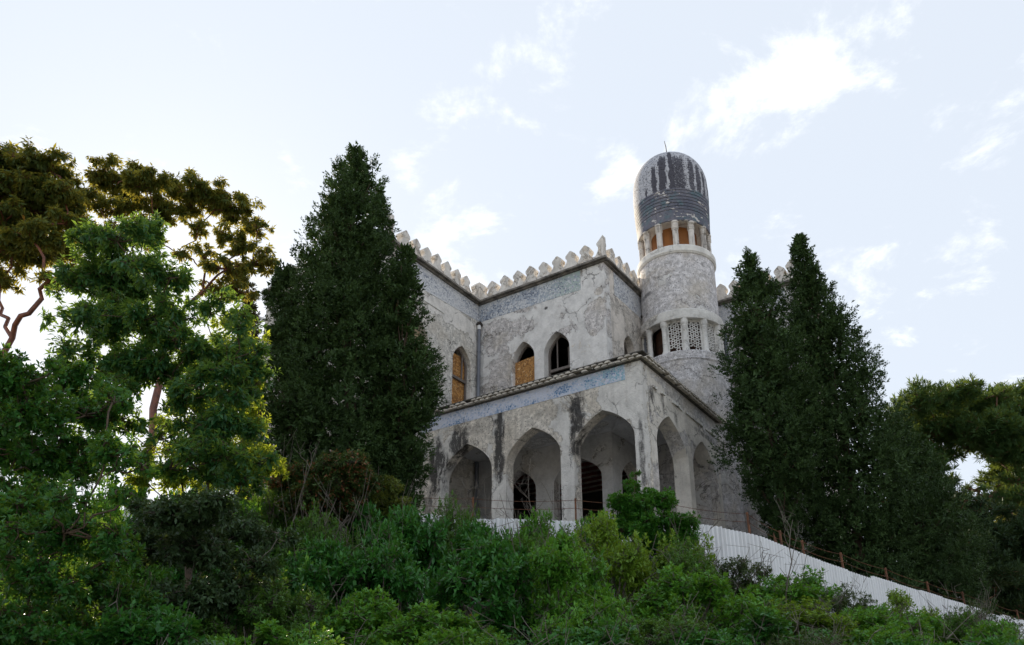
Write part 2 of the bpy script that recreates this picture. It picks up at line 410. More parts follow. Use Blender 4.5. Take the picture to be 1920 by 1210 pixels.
CYPRESSES = [   # label key, world y, ground height, outline rows (z, axis x, radius)
    ('main left',20.60,3.60,[(17.66,-4.85,0.05),(17.34,-4.80,0.28),(16.94,-4.72,0.52),(16.13,-4.68,0.95),(15.07,-4.72,1.17),(14.13,-4.77,1.39),(12.87,-4.76,1.53),(11.47,-4.70,1.64),(9.82,-4.54,1.68),(8.24,-4.29,1.71),(6.74,-4.15,1.71),(5.87,-4.05,1.44)]),
    ('left companion',21.20,3.70,[(13.76,-6.84,0.16),(13.33,-6.80,0.47),(12.52,-6.63,0.69),(10.94,-6.38,0.89),(9.28,-6.12,1.06),(7.70,-5.88,1.09),(6.48,-5.77,0.93)]),
    ('right companion',20.20,3.50,[(13.75,-3.11,0.08),(13.14,-3.05,0.29),(12.18,-3.10,0.52),(11.09,-3.13,0.69),(10.59,-3.06,0.73),(9.78,-2.88,0.86),(9.00,-2.75,0.95),(8.46,-2.82,0.85),(8.00,-2.94,0.70),(7.33,-2.99,0.75),(6.32,-2.95,0.72),(5.76,-2.96,0.54)]),
    ('tower side',25.20,3.40,[(17.00,8.52,0.10),(16.18,8.46,0.38),(15.20,8.47,0.67),(14.25,8.53,1.05),(12.81,8.54,1.23),(11.22,8.57,1.37),(9.80,8.38,1.55),(9.15,8.39,1.45),(8.42,8.51,1.24),(7.53,8.45,1.01),(6.83,8.57,0.63)]),
    ('tall right',26.40,3.20,[(18.42,10.80,0.18),(17.64,10.83,0.50),(16.04,10.86,0.80),(14.71,11.00,1.17),(13.21,11.14,1.53),(11.76,11.22,1.83),(10.56,11.31,2.06),(9.20,11.34,2.16),(7.89,11.33,2.12),(6.09,11.23,1.90)]),
    ('lower right',27.60,2.60,[(11.66,13.98,0.29),(11.04,13.85,0.55),(10.02,13.85,0.99),(8.63,13.94,1.49),(7.11,13.93,1.90),(5.64,13.96,1.97),(4.75,13.89,1.86)]),
    ('far slim second',28.00,5.00,[(17.49,-10.31,0.08),(16.53,-10.18,0.39),(14.68,-9.94,0.54),(12.47,-9.68,0.57),(10.37,-9.44,0.56)]),
]
SHRUBS = [  # x, y, ground z, height, row, px bucket
(-4.28,7.67,-0.07,1.07,0,77),(-2.84,7.61,-0.09,1.12,0,371),(-1.67,7.61,-0.08,1.11,0,613),(0.23,7.11,-0.22,1.22,0,1011),(1.11,7.97,0.01,1.06,0,1179),(2.65,8.35,0.12,0.96,0,1462),(4.85,8.49,0.15,1.07,0,1861),(-5.65,9.63,0.46,1.24,1,47),(-3.95,9.29,0.37,1.30,1,297),(-2.42,9.53,0.43,1.11,1,561),(-1.02,9.77,0.50,1.09,1,795),(0.50,9.55,0.44,1.15,1,1042),(2.30,10.19,0.61,0.91,1,1314),(3.35,9.72,0.48,1.01,1,1501),(4.41,9.78,0.50,0.86,1,1671),(6.86,11.37,0.65,0.93,1,1913),(-6.86,12.22,1.16,1.47,2,98),(-5.98,12.29,1.18,1.38,2,210),(-3.43,11.68,1.01,1.49,2,508),(-2.28,12.13,1.14,1.30,2,669),(-1.14,11.60,0.99,1.11,2,807),(0.98,11.34,0.92,1.30,2,1093),(1.86,11.27,0.90,1.10,2,1217),(3.66,12.15,1.14,0.92,2,1430),(5.65,13.09,1.27,0.83,2,1636),(7.80,13.16,0.85,0.98,2,1895),(-8.26,13.92,1.62,1.67,3,55),(-6.19,13.96,1.63,1.77,3,285),(-5.23,14.07,1.66,1.78,3,395),(-3.14,13.72,1.56,1.55,3,609),(-2.04,13.91,1.62,1.49,3,735),(-0.39,13.96,1.63,1.53,3,917),(0.97,14.30,1.72,1.57,3,1063),(2.96,14.05,1.65,1.18,3,1285),(5.09,14.89,1.86,0.77,3,1491),(6.78,15.30,1.53,1.04,3,1652),(9.40,17.04,1.23,1.33,3,1826),(10.60,17.43,1.00,1.24,3,1923),(-11.10,17.14,2.49,2.26,4,-13),(-8.76,16.51,2.32,2.61,4,167),(-8.00,17.16,2.49,2.64,4,263),(-5.36,16.31,2.26,2.43,4,467),(-3.88,16.35,2.28,2.32,4,604),(-2.12,16.08,2.20,2.04,4,760),(-0.76,17.02,2.46,1.78,4,892),(0.61,17.10,2.48,1.94,4,1013),(1.90,16.32,2.27,1.84,4,1136),(3.45,16.21,2.24,1.44,4,1285),(5.68,17.00,2.26,1.14,4,1476),(8.53,19.31,2.09,1.15,4,1649),(10.28,19.66,1.69,1.49,4,1778),(11.15,19.45,1.39,1.25,4,1866),(-11.10,18.86,2.95,3.23,5,90),(-9.00,18.28,2.80,3.04,5,230),(-7.84,18.90,2.96,3.38,5,348),(-5.58,18.58,2.88,2.93,5,514),(-3.51,18.54,2.87,2.48,5,676),(-1.47,18.12,2.75,2.16,5,837),(0.28,18.75,2.92,2.19,5,982),(1.97,18.74,2.92,2.23,5,1118),(3.46,18.16,2.76,1.73,5,1249),(5.13,18.15,2.72,1.24,5,1393),(8.16,20.66,2.56,1.25,5,1573),(9.63,21.26,2.30,1.37,5,1665),(12.40,22.68,1.91,1.73,5,1816),(14.88,22.91,1.28,1.67,5,1989),]

# ================================================================ THE VILLA
UA, UB, AI = 2.917, 3.442, 9.111      # main block corner and inner corner
ZC = 18.49                            # underside of the upper cornice
WB = -2.45                            # front end of the wing

M = {}
M['porch'] = plaster('weathered_grey_plaster', white=(.76, .74, .71), grey=(0.618, 0.576, 0.519), thr=.55, seed=0, grime=.3, ochre=.1,
    patches=[(.7, 0, 11.0, .9, .8, .9, .26), (1.0, 0, 10.3, .6, .8, .5, .12), (.2, 0, 9.0, .35, .5, 2.6, .2), (2.85, 0, 8.6, .35, .5, 1.9, .2), (5.5, 0, 8.1, .5, .5, 1.3, .17), (8.7, 0, 10.7, .25, .5, .16, .3)],
    stains_and_holes=[(2.36, .1, 10.6, .33, .5, .95, 1.6), (2.55, .1, 9.8, .15, .5, .75, 1.3), (5.53, .1, 10.6, .24, .5, 1.05, 1.5), (5.52, .1, 9.5, .27, .5, .9, 1.3), (7.35, .1, 10.6, .5, .5, .7, 1.4), (8.35, .1, 9.9, .36, .5, 1.2, 1.6), (7.95, .1, 10.0, .28, .5, .6, .9), (8.7, .1, 8.4, .25, .5, .6, .8), (.12, .05, 8.6, .12, .3, 1.7, .9), (3.2, .1, 10.9, 1.0, .5, .3, .3), (6.3, .1, 11.0, 1.2, .5, .3, .35)])
M['porch_side'] = plaster('weathered_side_plaster', white=(.77, .73, .67), grey=(0.536, 0.520, 0.519), thr=.50, seed=3.1, grime=.3, ochre=.25,
    patches=[(0, 2.2, 10.9, .8, 2.3, .45, .3), (0, 4.8, 10.7, .8, 1.6, .35, .22), (0, .3, 11.6, .8, .35, .6, .25), (.2, 3.6, 8.6, .7, .35, 2.2, .25), (.2, 6.5, 8.4, .7, .3, 1.6, .1),
             (0, 3.5, 11.72, .8, 2.8, .28, -.35), (0, 6.5, 11.4, .8, 1.6, .5, -.4)],
    stains_and_holes=[(0, .3, 10.6, .3, .32, .7, 1.0), (0, .22, 8.9, .3, .16, 1.7, 1.0), (0, .75, 10.95, .3, .25, .35, .9), (0, 1.6, 11.0, .3, .12, .5, .8), (0, 2.6, 10.8, .3, .2, .3, .55), (0, 5.2, 10.95, .3, 1.2, .12, .8)])
M['main'] = plaster('peeling_plaster', white=(.80, .785, .77), grey=(0.556, 0.530, 0.524), thr=.49, seed=1.3, grime=.16, ochre=.35,
    patches=[(4.6, UB, 17.15, 1.6, .8, .34, .3), (3.4, UB, 17.9, .55, .8, .7, .3), (4.1, UB, 14.9, .6, .8, 1.1, .32), (5.9, UB, 15.3, .45, .8, .95, .32), (5.2, UB, 16.35, .8, .8, .3, .2), (8.1, UB, 13.7, .5, .8, .5, .2),
             (6.6, UB, 17.2, .7, .5, .25, .05), (8.1, UB, 16.6, .9, .8, 1.0, -.3), (3.45, UB, 16.0, .5, .8, .8, -.3), (7.9, UB, 15.0, .6, .8, .9, -.22), (3.2, UB, 14.9, .3, .8, .6, .1), (5.0, UB, 17.15, .2, .4, .12, -.4), (3.2, UB, 17.25, .25, .4, .2, -.35)],
    stains_and_holes=[(5.64, UB, 17.28, .12, .3, .09, 1.2), (8.9, UB, 15, .1, .5, 2, .3)])  # first mark is a hole in the wall, its shade put into the colour
M['main_side'] = plaster('peeling_side_plaster', white=(.77, .71, .65), grey=(0.536, 0.500, 0.464), thr=.48, seed=2.2, grime=.3, ochre=.3,
    patches=[(UA, 3.8, 17.9, .8, .4, .7, .3), (UA, 4.7, 16.0, .8, .7, 1.0, .16), (UA, 5.9, 16.6, .8, .6, .4, -.2)])
M['wing'] = plaster('wing_plaster', white=(.80, .77, .73), grey=(0.577, 0.556, 0.519), thr=.54, seed=4.4, grime=.22, ochre=.15, crack=.8,
    patches=[(AI, 1.6, 17.15, .6, 2.6, .5, .34), (AI, 1.2, 15.2, .6, 2.4, 1.5, -.12), (AI, -.4, 14, .6, .5, .8, .05)])
M['tower'] = plaster('tower_render', white=(.72, .705, .69), grey=(0.577, 0.561, 0.573), thr=.60, seed=5.2, grime=.12, crack=.5,
    patches=[(1.3, 5.9, 18.4, .5, .7, .5, .2), (1.2, 5.8, 13.3, .35, .8, .5, .34), (.9, 5.8, 12.7, .3, .8, .5, .25), (1.5, 6, 19.3, 1.5, 1.5, .3, .1)],
    stains_and_holes=[(2.35, 6.2, 18.1, .5, .8, .12, .7), (1.2, 5.9, 18.75, .3, .5, .06, .5)])
M['trim'] = plaster('limewashed_trim', white=(.78, .765, .735), grey=(0.597, 0.581, 0.559), thr=.40, seed=6.6, grime=.2, crack=.35)
M['inner'] = plaster('porch_interior_plaster', white=(.72, .72, .73), grey=(0.618, 0.612, 0.609), thr=.42, seed=7.7, grime=.12, crack=.08)
M['merlon'] = plaster('merlon_plaster', white=(.77, .73, .68), grey=(0.587, 0.530, 0.468), thr=.44, seed=8.3, grime=.35, ochre=.3, pscale=2.2)
M['cornice'] = simple('stained_cornice', (.23, .21, .185), (.07, .064, .058), 3.2, .9, speck=(.36, .33, .29), bumpy=.5)
M['tile'] = simple('old_clay_tile', (.66, .61, .54), (.34, .31, .27), 5, .85, speck=(.06, .055, .05), bumpy=.4)
M['mortar'] = simple('dark_mortar', (.14, .13, .115), (.05, .047, .043), 6, .95, bumpy=.5)
M['mosaic_upper'] = mosaic('blue_mosaic', (.62, .64, .67), (.32, .38, .47), (.07, .11, .19), (.40, .40, .41), base_shift=.06,
    motifs=[(8.6, UB, 17.95, .7, .6, .6, .22), (6.5, UB, 18.2, 2.0, .6, .25, .2)], shift_axis=(3.9, 6.4, (.34, .46, .42)))
M['mosaic_porch'] = mosaic('pale_blue_mosaic', (.60, .64, .77), (.33, .43, .62), (.06, .18, .38), (.56, .58, .64), base_shift=-.18,
    motifs=[(7.15, 0, 11.42, .55, .6, .16, .62), (2.9, 0, 11.6, .38, .6, .2, .62), (1.85, 0, 11.62, .36, .6, .22, .65), (1.0, 0, 11.75, .5, .6, .2, .5), (5.2, 0, 11.45, .6, .6, .14, .4), (4.0, 0, 11.45, .4, .6, .12, .35), (8.4, 0, 11.8, .3, .6, .2, .5)],
    shift_axis=(.6, 3.2, (.20, .43, .56)))
M['mosaic_grey'] = mosaic('grey_blue_mosaic', (.66, .67, .69), (.42, .45, .51), (.14, .17, .24), (.50, .50, .51), base_shift=-.02)
M['wood_dark'] = simple('grey_brown_wood', (.17, .15, .135), (.08, .07, .062), 6, .8, stretch=(6, 6, .6))
M['frame'] = simple('old_window_frame', (.20, .17, .155), (.11, .095, .085), 5, .75, stretch=(5, 5, .7))
M['osb'] = osb('flake_board')
M['pipe'] = simple('grey_plastic_pipe', (.17, .185, .22), (.13, .14, .17), 2, .45, bumpy=.03)
M['pipe_white'] = simple('white_plastic', (.7, .7, .7), (.55, .55, .54), 3, .5, bumpy=.03)
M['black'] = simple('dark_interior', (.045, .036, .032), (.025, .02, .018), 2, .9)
M['redwood'] = simple('dark_red_ceiling', (.26, .06, .045), (.12, .032, .024), 3, .8, stretch=(8, 1, 1))
M['joist'] = simple('pale_joist', (.40, .34, .31), (.24, .2, .19), 4, .85)
M['rust'] = simple('rusty_steel', (.21, .085, .038), (.085, .04, .025), 7, .85, bumpy=.3)
M['amber'] = simple('amber_board', (.36, .14, .035), (.2, .075, .022), 3, .7, stretch=(1, 1, .3))
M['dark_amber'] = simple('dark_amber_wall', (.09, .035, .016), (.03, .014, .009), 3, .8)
M['brown_board'] = simple('brown_board', (.14, .075, .04), (.07, .04, .025), 3, .8, stretch=(5, 5, .5))
M['beige'] = simple('beige_panel', (.42, .33, .22), (.33, .25, .16), 2, .9)

HALF = [(1, 0), (.995, .09), (.972, .19), (.925, .295), (.855, .41), (.76, .52), (.65, .625), (.53, .72), (.41, .80), (.28, .875), (.14, .945), (0, 1)]


def arch(c, hw, z0, zs, za, ca=None):
    """pointed arch outline: centre, half width, sill, springing, apex"""
    ca = c if ca is None else ca
    right = [(c + hw * u + (ca - c) * (1 - u), zs + (za - zs) * w) for u, w in HALF]
    left = [(c - hw * u + (ca - c) * (1 - u), zs + (za - zs) * w) for u, w in reversed(HALF[:-1])]
    return [(c - hw, z0), (c + hw, z0)] + right + left


fA = lambda b0: (lambda u, v, d: P(u, b0 + d, v))        # walls along a
fB = lambda a0: (lambda u, v, d: P(a0 + d, u, v))        # walls along b
rect = lambda u0, u1, v0, v1: [(u0, v0), (u1, v0), (u1, v1), (u0, v1)]


def wall(name, mat, to3, outer, holes, d0, d1, parent=villa):
    m = MB(); m.prism(outer, holes, to3, d0, d1)
    return m.build(name, mat, parent)


def slab(name, mat, a0, a1, b0, b1, z0, z1, parent=villa):
    m = MB(); m.box(b0, b1, a0, a1, z0 - ZB, z1 - ZB)
    return m.build(name, mat, parent)


# ---- porch arcade
wall('porch_front_wall', M['porch'], fA(0), rect(0, AI - .002, 3.2, 11.9),
     [arch(1.44, 1.11, 6.2, 9.35, 10.5), arch(4.15, 1.1, 6.2, 9.35, 10.5), arch(6.97, 1.13, 6.2, 9.3, 10.5)], 0, .46)
wall('porch_side_wall', M['porch_side'], fB(0), rect(.462, 9.4, 3.2, 11.9),
     [arch(2.17, 1.27, 6.2, 9.35, 10.63, 2.02), arch(5.0, 1.16, 6.2, 9.35, 10.63, 4.9), arch(7.85, .96, 6.2, 9.35, 10.63, 7.8)], 0, .56)
slab('porch_floor', M['inner'], .01, AI, .01, 9.3, 6.0, 6.2)
slab('porch_ceiling', M['inner'], .5, AI - .004, .465, UB - .003, 11.2, 11.32)
slab('porch_ceiling', M['inner'], .565, UA - .004, UB + .001, 6.6, 11.2, 11.32)
slab('porch_roof', M['mortar'], .04, AI - .004, .04, UB - .004, 11.905, 12.05)
slab('porch_roof', M['mortar'], .04, UA - .004, UB - .002, 9.3, 11.905, 12.05)
m = MB()
m.prism(rect(.56, AI - .004, 11.36, 11.895), [], fA(0), -.012, -.001)
m.build('mosaic_frieze', M['mosaic_porch'], villa)
for i in range(26):                        # broken ledge under the side frieze
    b0 = .8 + i * .3; rr = random.Random(i)
    if rr.random() < .25: continue
    m = MB(); m.box(b0, b0 + .29, -.03 - .05 * rr.random(), -.002, 11.25 - ZB - .03 * rr.random(), 11.31 - ZB + .03 * rr.random())
    m.build('ledge_stone', M['trim'], villa)
# rib of the vault over the corner bay
m = MB(); m.tube([P(2.85, 3.4, 11.2), P(1.8, 2.0, 11.17), P(.6, .55, 11.2)], .06, 6); m.build('vault_rib', M['inner'], villa)

# ---- S3: blind arch with its narrow boarded opening
wall('blind_arch_panel', M['porch_side'], fB(.3), rect(6.7, 9.0, 6.2, 10.8), [arch(7.95, .5, 6.2, 8.9, 9.75)], 0, .2)
slab('brown_door', M['brown_board'], .42, .47, 7.3, 8.6, 6.2, 9.9)

# ---- main block
wall('main_front_wall', M['main'], fA(UB), rect(UA, AI + .45, 3.2, ZC + .4),
     [arch(7.03, .8, 6.2, 9.55, 10.47), arch(4.4, 1.03, 6.2, 9.55, 10.47), arch(6.78, .54, 13.2, 15.28, 16.07), arch(5.18, .6, 13.2, 15.2, 16.06)], 0, .46)
wall('main_side_wall', M['main_side'], fB(UA), rect(UB + .462, 9.4, 3.2, ZC + .4),
     [arch(5.0, .85, 6.2, 9.55, 10.47), arch(5.45, .52, 13.4, 15.4, 16.05)], 0, .46)
# lower faces inside the porch are smooth and pale: a coat of interior plaster, 4 mm thick
wall('interior_coat', M['inner'], fA(UB), rect(UA - .004, AI - .005, 6.21, 11.19), [arch(7.03, .8, 6.22, 9.55, 10.47), arch(4.4, 1.03, 6.22, 9.55, 10.47)], -.006, -.001)
wall('interior_coat', M['inner'], fB(UA), rect(UB + .002, 6.6, 6.21, 11.19), [arch(5.0, .85, 6.22, 9.55, 10.47)], -.006, -.001)
wall('wing_side_wall', M['wing'], fB(AI), rect(WB, UB - .003, 3.2, ZC + .4),
     [arch(2.33, .61, 12.6, 15.25, 16.06), arch(-.48, .62, 13.6, 15.3, 16.06)], 0, .46)
wall('wing_front_wall', M['wing'], fA(WB), rect(AI + .462, 16.0, 3.2, ZC + .4), [arch(11.2, .6, 13.2, 15.3, 16.06), arch(13.8, .6, 13.2, 15.3, 16.06)], 0, .46)
wall('wing_end_wall', M['wing'], fB(15.54), rect(WB + .462, 9.4, 3.2, ZC + .4), [], 0, .46)
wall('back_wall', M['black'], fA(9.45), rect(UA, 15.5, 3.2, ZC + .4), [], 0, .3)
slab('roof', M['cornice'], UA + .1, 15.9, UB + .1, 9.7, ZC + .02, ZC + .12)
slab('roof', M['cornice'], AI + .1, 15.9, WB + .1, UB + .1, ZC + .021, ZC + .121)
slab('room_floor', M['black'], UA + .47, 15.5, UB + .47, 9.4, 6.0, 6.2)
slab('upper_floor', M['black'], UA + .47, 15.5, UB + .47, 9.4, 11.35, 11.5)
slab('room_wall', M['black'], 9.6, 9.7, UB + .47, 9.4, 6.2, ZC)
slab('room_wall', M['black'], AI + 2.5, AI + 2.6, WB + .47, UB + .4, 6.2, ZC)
slab('room_ceiling', M['redwood'], UA + .47, 9.58, UB + .47, 9.4, 11.1, 11.2)
for i in range(9):
    slab('ceiling_joist', M['joist'], UA + .48, 9.57, UB + .75 + i * .62, UB + .81 + i * .62, 11.02, 11.098)
# rear block on the right, behind the tower
wall('rear_front_wall', M['main'], fA(9.4), rect(-2.95, UA - .01, 3.2, ZC + .4), [arch(-1.6, .6, 13.2, 15.2, 16.05)], 0, .46)
wall('rear_side_wall', M['main_side'], fB(-2.95), rect(9.862, 14, 3.2, ZC + .4), [], 0, .46)
slab('roof', M['cornice'], -2.9, UA - .02, 9.5, 14, ZC + .022, ZC + .122)
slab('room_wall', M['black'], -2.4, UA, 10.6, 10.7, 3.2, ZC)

# ---- mosaic friezes under the upper cornice
m = MB(); m.prism([(3.98, 17.58), (AI - .003, 17.66), (AI - .003, ZC - .002), (3.98, ZC - .002)], [], fA(UB), -.01, -.001); m.build('mosaic_frieze', M['mosaic_upper'], villa)
m = MB(); m.prism([(WB + .5, 17.36), (UB - .012, 17.72), (UB - .012, ZC - .002), (WB + .5, ZC - .002)], [], fB(AI), -.01, -.001); m.build('mosaic_frieze', M['mosaic_grey'], villa)
m = MB(); m.prism(rect(4.3, 7.4, 17.42, ZC - .002), [], fB(UA), -.01, -.001); m.build('mosaic_frieze', M['mosaic_grey'], villa)
m = MB(); m.prism(rect(-2.5, UA - .02, 17.4, ZC - .002), [], fA(9.4), -.01, -.001); m.build('mosaic_frieze', M['mosaic_grey'], villa)
m = MB(); m.box(-.9, 1.05, AI - .03, AI - .002, 17.0 - ZB, 17.05 - ZB); m.build('moulding', M['trim'], villa)


# ---- upper cornice, one length per wall, two steps with chipped edges
def cornice(axis, u0, u1, at_, out, name='cornice'):
    m = MB(); n = max(2, int(abs(u1 - u0) / .35)); rr = random.Random(int(u0 * 10) + int(at_ * 7))
    for (o1, z0, z1) in ((.10, ZC, ZC + .06), (.22, ZC + .06, ZC + .15)):
        prev = None; vs = []
        for i in range(n + 1):
            u = u0 + (u1 - u0) * i / n
            jit = (rr.random() - .5) * .035 if 0 < i < n else 0
            o = out * (o1 + jit); dz = (rr.random() - .5) * .018 if 0 < i < n else 0
            q = [(0, z0), (o, z0 + abs(dz)), (o, z1 - abs(dz) * .5), (0, z1)]
            vs += [(P(u, at_ + d, z) if axis == 'a' else P(at_ + d, u, z)) for d, z in q]
        fs = [(i * 4 + k, i * 4 + (k + 1) % 4, i * 4 + 4 + (k + 1) % 4, i * 4 + 4 + k) for i in range(n) for k in range(4)]
        fs += [(0, 1, 2, 3), (n * 4 + 3, n * 4 + 2, n * 4 + 1, n * 4)]
        m.add(vs, fs)
    m.build(name, M['cornice'], villa)


cornice('a', UA - .22, AI - .005, UB - .002, -1)
cornice('b', UB + .002, 7.2, UA - .002, -1)
cornice('b', WB - .22, UB - .226, AI - .002, -1)
cornice('a', AI + .002, 16.2, WB - .002, -1)
cornice('a', -3.15, UA - .23, 9.398, -1)
cornice('b', 9.402, 14, -2.9502, -1)

# ---- merlons
MP = [(.328, 0), (.328, .19), (.305, .205), (.25, .27), (.205, .34), (.18, .41), (.172, .455), (.20, .50), (.235, .545), (.24, .58), (.24, .645), (.22, .675), (.12, .765), (.05, .83), (0, .85)]
MZ = ZC + .151


def merlon_mesh():
    m = MB(); out = [(x, z) for x, z in MP] + [(-x, z) for x, z in reversed(MP[:-1])]
    m.prism(out, [], lambda u, v, d: (d, u, v), -.17, .17)
    return m.mesh('merlon')


mer = merlon_mesh()
import itertools


def put_merlon(a, b, rot, rr=random.Random(5)):
    o = link('merlon', mer, M['merlon'], villa, P(a, b, MZ))
    o.rotation_euler = (rr.uniform(-.02, .02), rr.uniform(-.02, .02), rot + rr.uniform(-.03, .03))
    s = rr.uniform(.96, 1.03); o.scale = (rr.uniform(.92, 1.05), rr.uniform(.95, 1.0), s)


for i in range(8): put_merlon(3.69 + i * .664, UB + .06, 0)
for i in range(7): put_merlon(AI + .06, 2.42 - i * .661, math.pi / 2)
for i in range(5): put_merlon(UA + .06, 4.10 + i * .675, math.pi / 2)
for i in range(9): put_merlon(10.0 + i * .664, WB + .06, 0)
for i, a in enumerate((.21, -.41, -1.07, -1.73, -2.40)): put_merlon(a, 9.46, 0)
for i in range(5): put_merlon(-2.9, 10.4 + i * .7, math.pi / 2)


def corner_merlon(a, b, sa, sb, hgt, da=1, db=1):
    """two half merlons that meet over a corner; sa, sb say which way each runs"""
    k = hgt / .85
    half = [(0, 0), (.38, 0), (.38, .16), (.34, .22), (.27, .31), (.23, .40), (.22, .48), (.26, .55), (.30, .61), (.29, .67), (.2, .745), (.0, .92)]
    half = [(x, z * k) for x, z in half]
    m = MB()
    m.prism([(x * sa, z) for x, z in half], [], lambda u, v, d: (d * db, u, v), 0, .26)
    m.prism([((.262 if sb > 0 else 0) * sb if x == 0 else max(x, .263 if sb > 0 else 0) * sb, z) for x, z in half], [], lambda u, v, d: (u, d * da, v), 0.002, .26)
    return m.build('corner_merlon', M['merlon'], villa, P(a, b, MZ))


corner_merlon(UA - .04, UB - .04, 1, 1, 1.02)
corner_merlon(AI - .06, UB - .06, -1, -1, .95)
corner_merlon(AI - .04, WB - .04, 1, 1, 1.1)
corner_merlon(-2.954, 9.36, 1, 1, 1.02)

# ---- eaves of the porch: mortar bed and two rows of tile ends
m = MB()
m.box(-.12, -.002, -.12, AI - .01, 11.96 - ZB, 12.0 - ZB); m.box(.002, 8.15, -.12, -.002, 11.96 - ZB, 12.0 - ZB)
m.box(-.1, -.003, -.1, AI - .01, 11.902 - ZB, 11.955 - ZB); m.box(.003, 8.12, -.1, -.003, 11.902 - ZB, 11.955 - ZB)
m.box(-.2, -.001, -.2, AI - .01, 12.105 - ZB, 12.14 - ZB); m.box(.001, 8.18, -.2, -.001, 12.105 - ZB, 12.14 - ZB)
m.build('eaves_bed', M['mortar'], villa)


def tile_mesh():
    m = MB(); n = 7
    out = [(.112 * math.cos(math.pi * k / n), .062 * math.sin(math.pi * k / n)) for k in range(n + 1)]
    m.prism(out, [], lambda u, v, d: (d, u, v), 0, .27)
    return m.mesh('eave_tile')


tl = tile_mesh(); rr = random.Random(8)
for i in range(37):
    for row in range(2):
        a = -.05 + i * .248 + row * .12
        if a > AI - .15 or rr.random() < (.34 if 1.2 < a < 3.2 or a > 7.4 else .1): continue
        o = link('eave_tile', tl, M['tile'], villa, P(a, -.225 - .03 * row + rr.uniform(-.02, .02), 11.93 + .085 * row))
        o.rotation_euler = (rr.uniform(-.06, .06), 0, rr.uniform(-.06, .06)); o.scale = (1, 1, rr.uniform(.85, 1.25))
for i in range(33):
    for row in range(2):
        b = .06 + i * .248 + row * .12
        if b > 8.0 or rr.random() < .06: continue
        o = link('eave_tile', tl, M['tile'], villa, P(-.225 - .03 * row + rr.uniform(-.02, .02), b, 11.93 + .085 * row))
        o.rotation_euler = (rr.uniform(-.06, .06), 0, math.pi / 2 + rr.uniform(-.06, .06)); o.scale = (1, 1, rr.uniform(.85, 1.25))


# ---- windows: frame ring, transom, mullions, boards
def inset(c, hw, z0, zs, za, t):
    return arch(c, hw - t, z0 + t * .2, zs, za - t * 1.15)


def window(to3, c, hw, z0, zs, za, depth, transom=None, mull=(), boards=(), mat=None):
    t = .085; mat = mat or M['frame']
    m = MB(); m.prism(arch(c, hw + .02, z0, zs, za + .02), [inset(c, hw, z0, zs, za, t)], to3, depth, depth + .07)
    w = m.build('window', mat, villa)
    if transom:
        m = MB(); m.prism(rect(c - hw + t, c + hw - t, transom - .055, transom + .055), [], to3, depth - .02, depth + .065); m.build('transom', mat, w)
    for (u, v0, v1, hw2) in mull:
        m = MB(); m.prism(rect(u - hw2, u + hw2, v0, v1), [], to3, depth + .01, depth + .055); m.build('mullion', mat, w)
    for (lab, outl, d) in boards:
        m = MB(); m.prism(outl, [], to3, d, d + .018); b = m.build('board', M['osb'], w); b['label'] = lab
    return w


window(fA(UB), 6.78, .54, 13.2, 15.28, 16.07, .33, None, ((6.45, 15.2, 15.75, .018),), (('orange flake board over the lower window', [(6.1, 12.2), (7.34, 12.2), (7.34, 15.30), (6.25, 15.38)], .2),))
window(fA(UB), 5.18, .60, 12.3, 15.2, 16.06, .34, 14.52, ((5.36, 14.57, 15.85, .022), (4.83, 14.57, 15.4, .022)))
window(fB(AI), 2.33, .61, 12.62, 15.25, 16.06, .2, 14.62, ((2.62, 14.67, 15.75, .03),), (('orange flake board closing the window', rect(1.75, 2.92, 12.7, 15.75), .3),))
window(fB(UA), 5.45, .52, 13.4, 15.4, 16.05, .33, 14.6)
window(fA(9.4), -1.6, .6, 13.2, 15.2, 16.05, .33, 14.5)
for cc in (11.2, 13.8): window(fA(WB), cc, .6, 13.2, 15.3, 16.06, .33, 14.5)
slab('niche_panel', M['beige'], AI + .3, AI + .34, -1.1, .15, 13.5, 16.2)


# ---- downpipes
def downpipe(a, b, z0, z1, r=.075, hop=True):
    m = MB(); m.tube([P(a, b, z0), P(a, b, z1)], r, 12); pp = m.build('downpipe', M['pipe'], villa, smooth=True)
    for zc in np.arange(z0 + .6, z1 - .3, 1.15):
        c = MB(); c.tube([P(a, b, zc), P(a, b, zc + .05)], r + .014, 12); c.build('pipe_clip', M['pipe'], pp, smooth=True)
    if hop:
        h = MB(); h.tube([P(a, b, z1 - .02), P(a, b, z1 + .2)], r + .012, 12); h.build('pipe_collar', M['pipe_white'], pp, smooth=True)
        h = MB(); h.tube([P(a - .0, b + .1, z1 + .19), P(a, b - .06, z1 + .3)], [.13, .12], 10); h.build('pipe_hopper', M['black'], pp, smooth=True)


downpipe(AI - .13, UB - .13, 12.1, 17.25)
downpipe(UA - .12, 6.75, 12.1, 17.25, .07)
downpipe(.2, 9.27, 9.0, 17.0, .075)
downpipe(AI - .14, UB - .15, 6.2, 11.15, .085, False)
downpipe(-.9, 9.27, 5.0, 11.0, .06, False)

# ================================================================ THE TOWER (part of the villa)
d = Vector((7.15, 31.04, 0)) - Vector((4.1221, 24.0, 0))
TA, TB = d.dot(AX_A), d.dot(AX_B)


def tz(z): return z - ZB


m = MB()
m.lathe([(1.79, tz(3.2)), (1.79, tz(14.58))], 72)
m.lathe([(1.60, tz(16.80)), (1.60, tz(19.64))], 72)
tower = m.build('round_tower', M['tower'], villa, (TB, TA, 0), smooth=True)


def ring(prof, name='ring', mat='trim', n=72):
    m = MB(); m.lathe([(r, tz(z)) for r, z in prof] + [(prof[0][0], tz(prof[0][1]))], n)
    return m.build(name, M[mat], tower, smooth=True, angle=30)


